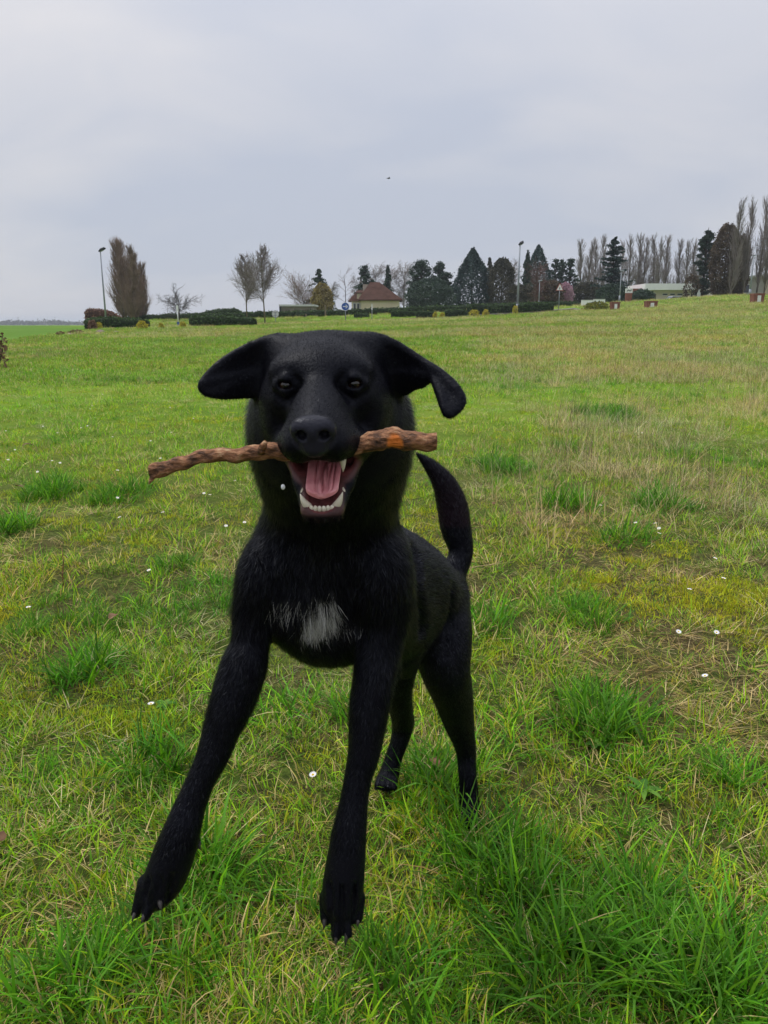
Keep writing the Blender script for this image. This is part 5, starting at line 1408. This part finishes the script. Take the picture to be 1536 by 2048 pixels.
fc = fc * RNG.uniform(.6, 1.6, (len(fc), 1))
fwh = lerpq(white)[keep, 0]
isw = RNG.random(len(fc)) < fwh * 1.15
fc = np.where(isw[:, None], np.array([.55, .55, .52]) * RNG.uniform(.5, 1.1, (len(fc), 1)), np.where((fwh > .05)[:, None], np.array([[.006, .006, .008]]), fc))
m_fur, t, p, o = material('fur')
a = N(t, 'ShaderNodeAttribute', attribute_name='coat'); t.links.new(a.outputs['Color'], p.inputs['Base Color'])
p.inputs['Roughness'].default_value = .40; p.inputs['Specular IOR Level'].default_value = .11; p.inputs['Specular Tint'].default_value = (.80, .86, 1.0, 1)
ag = N(t, 'ShaderNodeAttribute', attribute_name='gl'); t.links.new(ag.outputs['Fac'], p.inputs['Specular IOR Level'])
an = N(t, 'ShaderNodeAttribute', attribute_name='fn'); t.links.new(an.outputs['Vector'], p.inputs['Normal'])
fur = obj('fur', mesh_np('fur', FV - root_loc, FF, {'coat': ('FLOAT_COLOR', 'POINT', np.repeat(np.concatenate([fc, np.ones((len(fc), 1))], 1), 3, 0)),
          'fn': ('FLOAT_VECTOR', 'POINT', np.repeat(hn, 3, 0)), 'gl': ('FLOAT', 'POINT', np.repeat((.04 + .55 * RNG.random(len(fc)) ** 2.6) * (1 - .55 * hw[keep]), 3))}, False, [m_fur]), body)
fur['kind'] = 'stuff'

# eyes
def uv_sphere(c, r, n=24, m=16):
    V = []; F = []
    for i in range(m + 1):
        a = math.pi * i / m
        for k in range(n):
            b = 2 * math.pi * k / n
            V.append((c[0] + r * math.sin(a) * math.cos(b), c[1] - r * math.cos(a), c[2] + r * math.sin(a) * math.sin(b)))
    for i in range(m):
        for k in range(n):
            F.append((i * n + k, i * n + (k + 1) % n, (i + 1) * n + (k + 1) % n, (i + 1) * n + k))
    return V, F
m_eye, t, p, o = material('brown_eye')
c = N(t, 'ShaderNodeTexCoord'); ln = N(t, 'ShaderNodeVectorMath', operation='LENGTH')
mpp = N(t, 'ShaderNodeMapping'); mpp.inputs['Scale'].default_value = (1, 0, 1)
t.links.new(c.outputs['Object'], mpp.inputs[0]); t.links.new(mpp.outputs[0], ln.inputs[0])
t.links.new(ramp_node(t, M('MULTIPLY', ln.outputs['Value'], 100.0, t), [(0.0, (.002, .002, .002)), (.30, (.002, .002, .003)), (.36, (.026, .011, .005)), (.66, (.02, .009, .004)), (.74, (.05, .04, .035))]), p.inputs['Base Color'])
p.inputs['Roughness'].default_value = .04; p.inputs['Specular IOR Level'].default_value = .5; p.inputs['Coat IOR'].default_value = 1.5; p.inputs['Coat Weight'].default_value = .5; p.inputs['Coat Roughness'].default_value = .02
for e in EYES:
    V, F = uv_sphere((0, 0, 0), .0102)
    obj('eye', MB().add(V, F).mesh('eye', m_eye, True), dog, HL(e[0], e[1] - .36, e[2] - .02) - root_loc)

# tongue
m_tongue = noise_mat('tongue', [(.3, (.74, .25, .28)), (.7, (.88, .40, .42))], 60, .30, bump=.12, bscale=300, spec=.5)
V = []; F = []; ns, nk = 40, 112
path = [(0, -4.2, -7.7), (.1, -1.5, -8.0), (.1, .8, -8.75), (.05, 2.6, -9.6), (0, 3.5, -10.45)]
for i in range(ns):
    s_ = i / (ns - 1); f_ = s_ * (len(path) - 1); j = min(int(f_), len(path) - 2); g = f_ - j
    c_ = np.array(path[j]) * (1 - g) + np.array(path[j + 1]) * g
    wdt = 1.75 * (1 - .12 * s_) * (1 if s_ < .82 else math.sqrt(max(0.02, 1 - ((s_ - .82) / .19) ** 2)))
    for k in range(nk):
        a = 2 * math.pi * k / nk
        x = math.cos(a); y = math.sin(a)
        xx = wdt * x
        top = .40 * y if y > 0 else .30 * y
        if y > 0:
            top -= .22 * math.exp(-((x - .24 + .06 * math.sin(5 * s_)) / .045) ** 2) + .20 * math.exp(-((x + .22 - .05 * math.sin(6 * s_)) / .05) ** 2)
            top -= .50 * math.exp(-((x - .08 * math.sin(9 * s_)) / .10) ** 2) * (1 if s_ < .9 else .3)
            top -= .34 * math.exp(-((x - .42 - .05 * math.sin(7 * s_)) / .06) ** 2) + .26 * math.exp(-((x - .66) / .05) ** 2) + .24 * math.exp(-((x + .5 - .1 * s_) / .07) ** 2)
            top += .22 * x * x
        V.append(HL(c_[0] + xx, c_[1] + .45 * top, c_[2] + top * .9) - root_loc)
for i in range(ns - 1):
    for k in range(nk): F.append((i * nk + k, i * nk + (k + 1) % nk, (i + 1) * nk + (k + 1) % nk, (i + 1) * nk + k))
F.append(tuple(range(nk))[::-1]); F.append(tuple((ns - 1) * nk + k for k in range(nk)))
MB().add(V, F).build('tongue', m_tongue, dog, smooth=True)

# teeth
m_tooth = noise_mat('ivory', [(.3, (.62, .55, .40)), (.7, (.78, .74, .62))], 90, .3, spec=.5)
def tooth(a, m_, b, r, name):
    pts = []; rad = []
    for i in range(7):
        g = i / 6
        pa = np.array(a) * (1 - g) ** 2 + 2 * np.array(m_) * g * (1 - g) + np.array(b) * g * g
        pts.append(HL(*pa) - root_loc); rad.append(.01 * r * (1 - g ** (5 if name[0] == 'i' else 1.8)) + .0002)
    MB().tube(pts, rad, 10).build(name, m_tooth, dog, smooth=True)
tooth((-1.30, 3.2, -11.5), (-1.75, 3.7, -10.9), (-2.05, 3.4, -10.1), .40, 'canine_tooth')
tooth((1.30, 3.2, -11.5), (1.75, 3.7, -10.9), (2.05, 3.4, -10.0), .40, 'canine_tooth')
for i, x in enumerate((-.98, -.60, -.20, .20, .60, .98)):
    tooth((x, 3.75 - .2 * abs(x), -11.7), (x, 3.95 - .2 * abs(x), -11.45), (x * 1.04, 3.9 - .2 * abs(x), -11.22 + .05 * abs(x)), .21, 'incisor_tooth')
tooth((2.15, 4.4, -6.2), (2.3, 4.8, -6.9), (2.2, 4.4, -7.9), .36, 'canine_tooth')
for sgn in (-1, 1):
    for f_, u_ in ((1.6, -10.3), (.4, -9.7), (-.9, -9.0)):
        tooth((1.95 * sgn, f_, u_ - .35), (2.0 * sgn, f_ + .1, u_), (2.0 * sgn, f_, u_ + .4), .3, 'premolar_tooth')

# claws
m_claw = noise_mat('claw', [(.3, (.018, .016, .015)), (.7, (.06, .053, .047))], 200, .4)
def claw(px0, py0, y0, px1, py1, y1, r=4.6):
    a, ra = pr(px0, py0, y0, r); b, _ = pr(px1, py1, y1, 1)
    mid = (a + b) / 2 + np.array([0, -.003, .002])
    pts = []; rad = []
    for i in range(6):
        g = i / 5
        pts.append(a * (1 - g) ** 2 + 2 * mid * g * (1 - g) + b * g * g - root_loc); rad.append(ra * (1 - g ** 1.6) + .0003)
    MB().tube(pts, rad, 8).build('claw', m_claw, dog, smooth=True)
claw(271, 1824, .824, 264, 1844, .816, 4); claw(289, 1830, .814, 283, 1848, .808, 4); claw(320, 1802, .816, 323, 1822, .808, 5); claw(348, 1774, .832, 346, 1790, .826, 4); claw(397, 1684, .857, 401, 1700, .852, 4.5)
claw(650, 1838, .828, 647, 1860, .820, 4.5); claw(672, 1870, .814, 672, 1893, .808, 4.2); claw(694, 1864, .814, 690, 1894, .808, 4.2); claw(715, 1836, .828, 716, 1854, .820, 4.5)

# ------------------------------------------------------------------ the stick held across the jaws
m_bark, t, p, o = material('bark')
c = N(t, 'ShaderNodeTexCoord')
mpp = N(t, 'ShaderNodeMapping'); mpp.inputs['Scale'].default_value = (1, 2.2, 2.2); t.links.new(c.outputs['Object'], mpp.inputs[0])
nz = N(t, 'ShaderNodeTexNoise', i_Scale=70.0, i_Detail=7.0, i_Roughness=.65); t.links.new(mpp.outputs[0], nz.inputs['Vector'])
vo = N(t, 'ShaderNodeTexVoronoi', i_Scale=110.0); t.links.new(mpp.outputs[0], vo.inputs['Vector'])
colr = ramp_node(t, nz.outputs[0], [(.30, (.016, .008, .004)), (.43, (.11, .047, .020)), (.56, (.34, .15, .065)), (.72, (.60, .43, .24))])
am = N(t, 'ShaderNodeAttribute', attribute_name='bare')
mx = N(t, 'ShaderNodeMix', data_type='RGBA'); t.links.new(am.outputs['Fac'], mx.inputs[0]); t.links.new(colr, mx.inputs[6]); mx.inputs[7].default_value = (.80, .22, .03, 1)
t.links.new(mx.outputs[2], p.inputs['Base Color']); p.inputs['Roughness'].default_value = .75
b = N(t, 'ShaderNodeBump', i_Strength=1.0, i_Distance=.005)
t.links.new(M('ADD', nz.outputs[0], M('MULTIPLY', vo.outputs[0], .5, t), t), b.inputs['Height']); t.links.new(b.outputs[0], p.inputs['Normal'])
SP = [(300, 944, .700, 13), (312, 940, .702, 17), (350, 928, .706, 16), (430, 911, .712, 15.5), (490, 907, .716, 16.5), (545, 904, .718, 19), (640, 900, .720, 19), (710, 891, .720, 20), (745, 882, .720, 22), (785, 879, .720, 24), (830, 881, .719, 21), (873, 881, .718, 20)]
SPx = np.array(SP, float)
ns, nk = 150, 20
V = []; bare = []
for i in range(ns):
    px_ = 300 + (873 - 300) * i / (ns - 1)
    c_ = D(px_, np.interp(px_, SPx[:, 0], SPx[:, 1]), np.interp(px_, SPx[:, 0], SPx[:, 2]))
    r_ = np.interp(px_, SPx[:, 0], SPx[:, 3]) * .66 / 1540
    c_ = c_ + np.array([0, 0, .0012 * math.sin(px_ * .05) + .0008 * math.sin(px_ * .13)])
    for k in range(nk):
        a = 2 * math.pi * k / nk
        rr = r_ * (1 + .10 * (float(vnoise(px_ * .06, 3 * math.cos(a), 1, 2)) - .5) + .14 * (float(vnoise(px_ * .17, 2.2 * math.sin(a + .5), 1, 6)) - .5) + .05 * math.cos(3 * a + px_ * .02))
        bs = 0
        q = math.hypot((px_ - 790) / 15, (((a - 3.5 + math.pi) % (2 * math.pi)) - math.pi) / .75)
        if q < 1.25: bs = float(smooth01((1.25 - q) / .35)); rr *= 1 - .05 * bs
        V.append(c_ + rr * np.array([0, math.cos(a), math.sin(a)])); bare.append(bs)
F = [(i * nk + k, i * nk + (k + 1) % nk, (i + 1) * nk + (k + 1) % nk, (i + 1) * nk + k) for i in range(ns - 1) for k in range(nk)]
sloc = D(590, 903, .716)
V = np.array(V) - sloc
V = np.concatenate([V, [V[:nk].mean(0) + np.array([-.001, 0, 0]), V[-nk:].mean(0) + np.array([.001, 0, 0])]])
T = [(ns * nk, (k + 1) % nk, k) for k in range(nk)] + [(ns * nk + 1, (ns - 1) * nk + k, (ns - 1) * nk + (k + 1) % nk) for k in range(nk)]
stick = thing('stick', 'brown bark-covered stick with an orange bare spot held in the dog\'s jaws', 'stick', sloc)
obj('branch', mesh_np('branch', V, [np.array(F), np.array(T)], {'bare': ('FLOAT', 'POINT', np.array(bare + [0, 0]))}, True, [m_bark]), stick)
def twig(pts, rad, name):
    MB().tube([D(*q) - sloc for q in pts], rad, 8).build(name, m_bark, stick, smooth=True)
twig([(522, 905, .712), (526, 892, .708), (531, 884, .706)], [.0042, .0036, .0022], 'twig_stub')
twig([(312, 944, .700), (306, 953, .698), (301, 962, .697), (298, 968, .696)], [.0045, .003, .0018, .0006], 'twig_stub')
# ------------------------------------------------------------------ small things in the grass
m_petal = noise_mat('daisy_petal', [(.3, (.72, .72, .72)), (.7, (.85, .85, .86))], 200, .6)
m_disc = noise_mat('daisy_centre', [(.3, (.60, .40, .02)), (.7, (.75, .55, .04))], 400, .7)
m_stemg = noise_mat('flower_stem', [(.3, (.12, .24, .03)), (.7, (.18, .32, .05))], 60, .6)
def petal_mesh():
    V = []; F = []; n = 15
    for k in range(n):
        a = 6.283 * k / n; c_, s_ = math.cos(a), math.sin(a); w = .0011
        for r_, z_, ww in ((.0025, .0008, .6), (.006, .0022, 1.0), (.0086, .0026, .55)):
            V += [(c_ * r_ - s_ * w * ww, s_ * r_ + c_ * w * ww, z_), (c_ * r_ + s_ * w * ww, s_ * r_ - c_ * w * ww, z_)]
        b_ = k * 6
        F += [(b_, b_ + 1, b_ + 3, b_ + 2), (b_ + 2, b_ + 3, b_ + 5, b_ + 4)]
    return MB().add(V, F).mesh('petals', m_petal)
PM = petal_mesh()
cm = MB().tube([(0, 0, -.0008), (0, 0, .0012), (0, 0, .0026), (0, 0, .0032)], [.0028, .0030, .0020, .0004], 10).mesh('centre', m_disc, True)
sm_ = MB().tube([(0, 0, -.05), (.001, .001, -.02), (0, 0, 0)], [.0007, .0007, .0009], 5).mesh('stem', m_stemg, True)
near_d = [(1410, 1352, 'large daisy beside the big dark tussock right of the dog'), (626, 1550, 'lone daisy in the grass seen between the dog\'s front legs'), (302, 1408, 'lone daisy left of the dog\'s raised foreleg'), (1357, 1264, 'daisy of the lower pair beneath the mossy patch, the one nearer the dog'), (1433, 1265, 'daisy of the lower pair beneath the mossy patch, the one nearer the picture edge'),
          (1447, 1157, 'big daisy standing on the bright yellow moss'), (1379, 1179, 'daisy leaning on its stem at the rim of the yellow moss'), (1430, 1117, 'daisy in the grass just above the yellow moss'), (326, 1025, 'brightest daisy below the stick\'s thin end'), (420, 990, 'larger daisy of a close pair under the middle of the stick'), (408, 987, 'smaller daisy of a close pair under the middle of the stick'),
          (488, 1110, 'daisy right at the dog\'s shoulder on the left'), (298, 1141, 'daisy left of the dog\'s chest beside a dark tuft'), (1201, 1011, 'lone daisy between the tail and the dark tussock'), (1318, 1057, 'daisy under the round dark tussock, middle of three'), (1311, 1047, 'daisy under the round dark tussock, uppermost of three'), (1318, 1067, 'daisy under the round dark tussock, lowest of three')]
far_d = [(239, 1035), (452, 1052), (489, 1045), (235, 996), (75, 944), (235, 941), (104, 922), (120, 926), (162, 856), (257, 844), (115, 866), (225, 874), (301, 882), (303, 865), (342, 865), (387, 837), (57, 1215), (321, 917), (1271, 1046), (1284, 866), (1378, 869), (470, 962), (16, 920), (60, 865), (106, 850), (175, 852), (190, 836), (86, 853), (12, 862), (30, 900), (205, 789), (230, 752), (270, 772), (150, 740), (185, 812), (340, 815), (96, 800), (125, 728), (300, 768), (330, 778), (255, 790), (180, 818), (60, 760)]
def daisy(px_, py_, label, group, sc):
    p_ = G(px_, py_); d_ = np.linalg.norm(p_ - CAM)
    h_ = .038 + .012 * R.random() + .002 * d_
    q = p_ + (CAM - p_) / d_ * (h_ / max(.15, (CAM - p_)[2] / d_) * .95) if d_ < 12 else p_ + np.array([0, 0, .07])
    r = thing('daisy', label, 'daisy', q, R.uniform(0, 6), group, (sc, sc, sc))
    r.rotation_euler = (R.uniform(-.1, .55), R.uniform(-.3, .3), R.uniform(-.4, .4))
    obj('petals', PM, r); obj('centre', cm, r)
    if d_ < 5: obj('stem', sm_, r)
for px_, py_, lab in near_d: daisy(px_, py_, lab, 'daisies in the meadow', 1.0)
for px_, py_ in far_d:
    daisy(px_, py_, 'tiny white daisy far off in the short meadow grass', 'small daisies scattered over the meadow', 1.0 if py_ > 900 else .85)

# broad-leaved weeds
m_weed = leaf_mat('weed_leaf', (.06, .17, .02), (.10, .24, .03), (.15, .31, .04), trans=.3)
def leaf_shape(L_, w, bend, seed):
    g = np.random.default_rng(seed); V = []; F = []; n = 7
    for i in range(n + 1):
        t_ = i / n; ww = w * math.sin(math.pi * min(1, .12 + .88 * t_) ** .8) * (1 if t_ < 1 else .05) * (1 + .12 * g.normal())
        x_ = L_ * math.sin(bend * t_) / bend; z_ = .012 + L_ * (1 - math.cos(bend * t_)) / bend * -.5 + .35 * L_ * t_ * (1 - t_) + .25 * L_ * t_
        V += [(x_, -ww, z_ + .15 * ww), (x_, 0, z_ - .1 * ww), (x_, ww, z_ + .15 * ww)]
        if i:
            b_ = (i - 1) * 3
            F += [(b_, b_ + 3, b_ + 4, b_ + 1), (b_ + 1, b_ + 4, b_ + 5, b_ + 2)]
    return np.array(V), np.array(F)
def weed(px_, py_, n, L_, w, label, seed, name='weed_plant'):
    p_ = G(px_, py_); g = np.random.default_rng(seed)
    r = thing(name, label, 'weed', p_, 0)
    for k in range(n):
        V, F = leaf_shape(L_ * g.uniform(.65, 1.1), w * g.uniform(.8, 1.1), g.uniform(.5, 1.1), seed * 20 + k)
        a = 6.283 * k / n + g.normal(0, .25)
        Rm = np.array([[math.cos(a), -math.sin(a), 0], [math.sin(a), math.cos(a), 0], [0, 0, 1]])
        obj('leaf', mesh_np('leaf', V @ Rm.T, F, {'lv': ('FLOAT', 'FACE', np.full(len(F), g.random()))}, True, [m_weed]), r)
weed(1285, 1590, 6, .055, .008, 'broad-leaved weed rosette on bare soil right of the dog\'s hind paw', 1)
weed(170, 1930, 5, .075, .008, 'weed with long upright leaves below the raised paw on the left', 2)
weed(990, 1995, 6, .034, .009, 'small round-leaved weed at the bottom edge below the long grass', 3)
weed(205, 2010, 6, .034, .009, 'low round-leaved weed at the bottom edge below the left paw', 4)
weed(330, 1418, 6, .036, .008, 'small green weed beside the lone daisy left of the foreleg', 5)
weed(1190, 1500, 6, .04, .008, 'small green weed at the foot of the big dark tussock', 6)
weed(40, 1950, 6, .038, .009, 'weed with rounded leaves in the lower left corner', 7)
# dead leaves and twigs
m_dead = noise_mat('dead_leaf', [(.3, (.09, .045, .022)), (.7, (.20, .11, .055))], 60, .8)
for i, (px_, py_, L_, lab) in enumerate([(1030, 1042, .05, 'brown dead leaf lying right of the dog\'s tail'), (988, 1022, .04, 'brown dead leaf next to the dog\'s tail tip side'), (68, 900, .10, 'dark brown dead leaf in the mossy patch at the left edge'), (36, 985, .08, 'brown dead leaf beside the left tussock'), (222, 1258, .05, 'curled dark brown leaf left of the dog\'s foreleg'), (15, 1710, .05, 'brown dead leaf at the left edge level with the paws'), (860, 1545, .05, 'pale brown dead leaf between the hind legs')]):
    V, F = leaf_shape(L_, L_ * .28, 1.2, 400 + i); a = i * 1.9
    Rm = np.array([[math.cos(a), -math.sin(a), 0], [math.sin(a), math.cos(a), 0], [0, 0, 1]])
    p_ = G(px_, py_) + np.array([0, 0, .025])
    tag(obj('dead_leaf', mesh_np('dead_leaf', V @ Rm.T, F, None, True, [m_dead]), None, p_), lab, 'dead leaf', 'dead leaves on the grass')
p_ = G(126, 1172); s_ = scale_at(126, 1172, p_[1])
tag(MB().tube([(0, 0, -.02), (.003, 0, .05), (.012, 0, .10), (.010, 0, .155)], [.003, .0026, .002, .0012], 7).build('twig', m_bark, None, p_, True), 'thin dark twig standing upright in the grass at the left', 'twig')
p_ = G(925, 1165); q1 = G(1005, 1160) - p_
tag(MB().tube([(0, 0, .05), q1 * .35 + (0, 0, .062), q1 * .75 + (0, 0, .066), q1 + (0, 0, .08)], [.0018, .0016, .0015, .0010], 7).build('straw_stalk', noise_mat('straw', [(.3, (.34, .24, .12)), (.7, (.5, .38, .2))], 40, .8), None, p_, True), 'pale curved dry stem lying on the grass beside the dog\'s hip', 'stem')
p_ = D(566, 974, .70)
V, F = uv_sphere((0, 0, 0), .0021, 12, 8)
m_drop, t, p, o = material('saliva'); p.inputs['Base Color'].default_value = (.7, .72, .75, 1); p.inputs['Roughness'].default_value = .08
tag(MB().add([(v[0], v[1], v[2] * 1.3) for v in V], F).build('saliva_drop', m_drop, None, p_, True), 'small pale drop of saliva flying beside the open mouth', 'drop')
# ------------------------------------------------------------------ the air over the far fields
m_haze = bpy.data.materials.new('haze'); m_haze.use_nodes = True
t = m_haze.node_tree; t.nodes.clear()
ho = N(t, 'ShaderNodeOutputMaterial')
pv = N(t, 'ShaderNodeVolumePrincipled'); pv.inputs['Color'].default_value = (.86, .92, 1.0, 1); pv.inputs['Density'].default_value = .0003
t.links.new(pv.outputs[0], ho.inputs['Volume'])
MB().box(-3600, 3600, -60, 6100, -5.5, 26).build('haze', m_haze)
tag(bpy.data.objects['haze'], 'thin pale air between the meadow and the horizon', 'haze', kind='stuff')
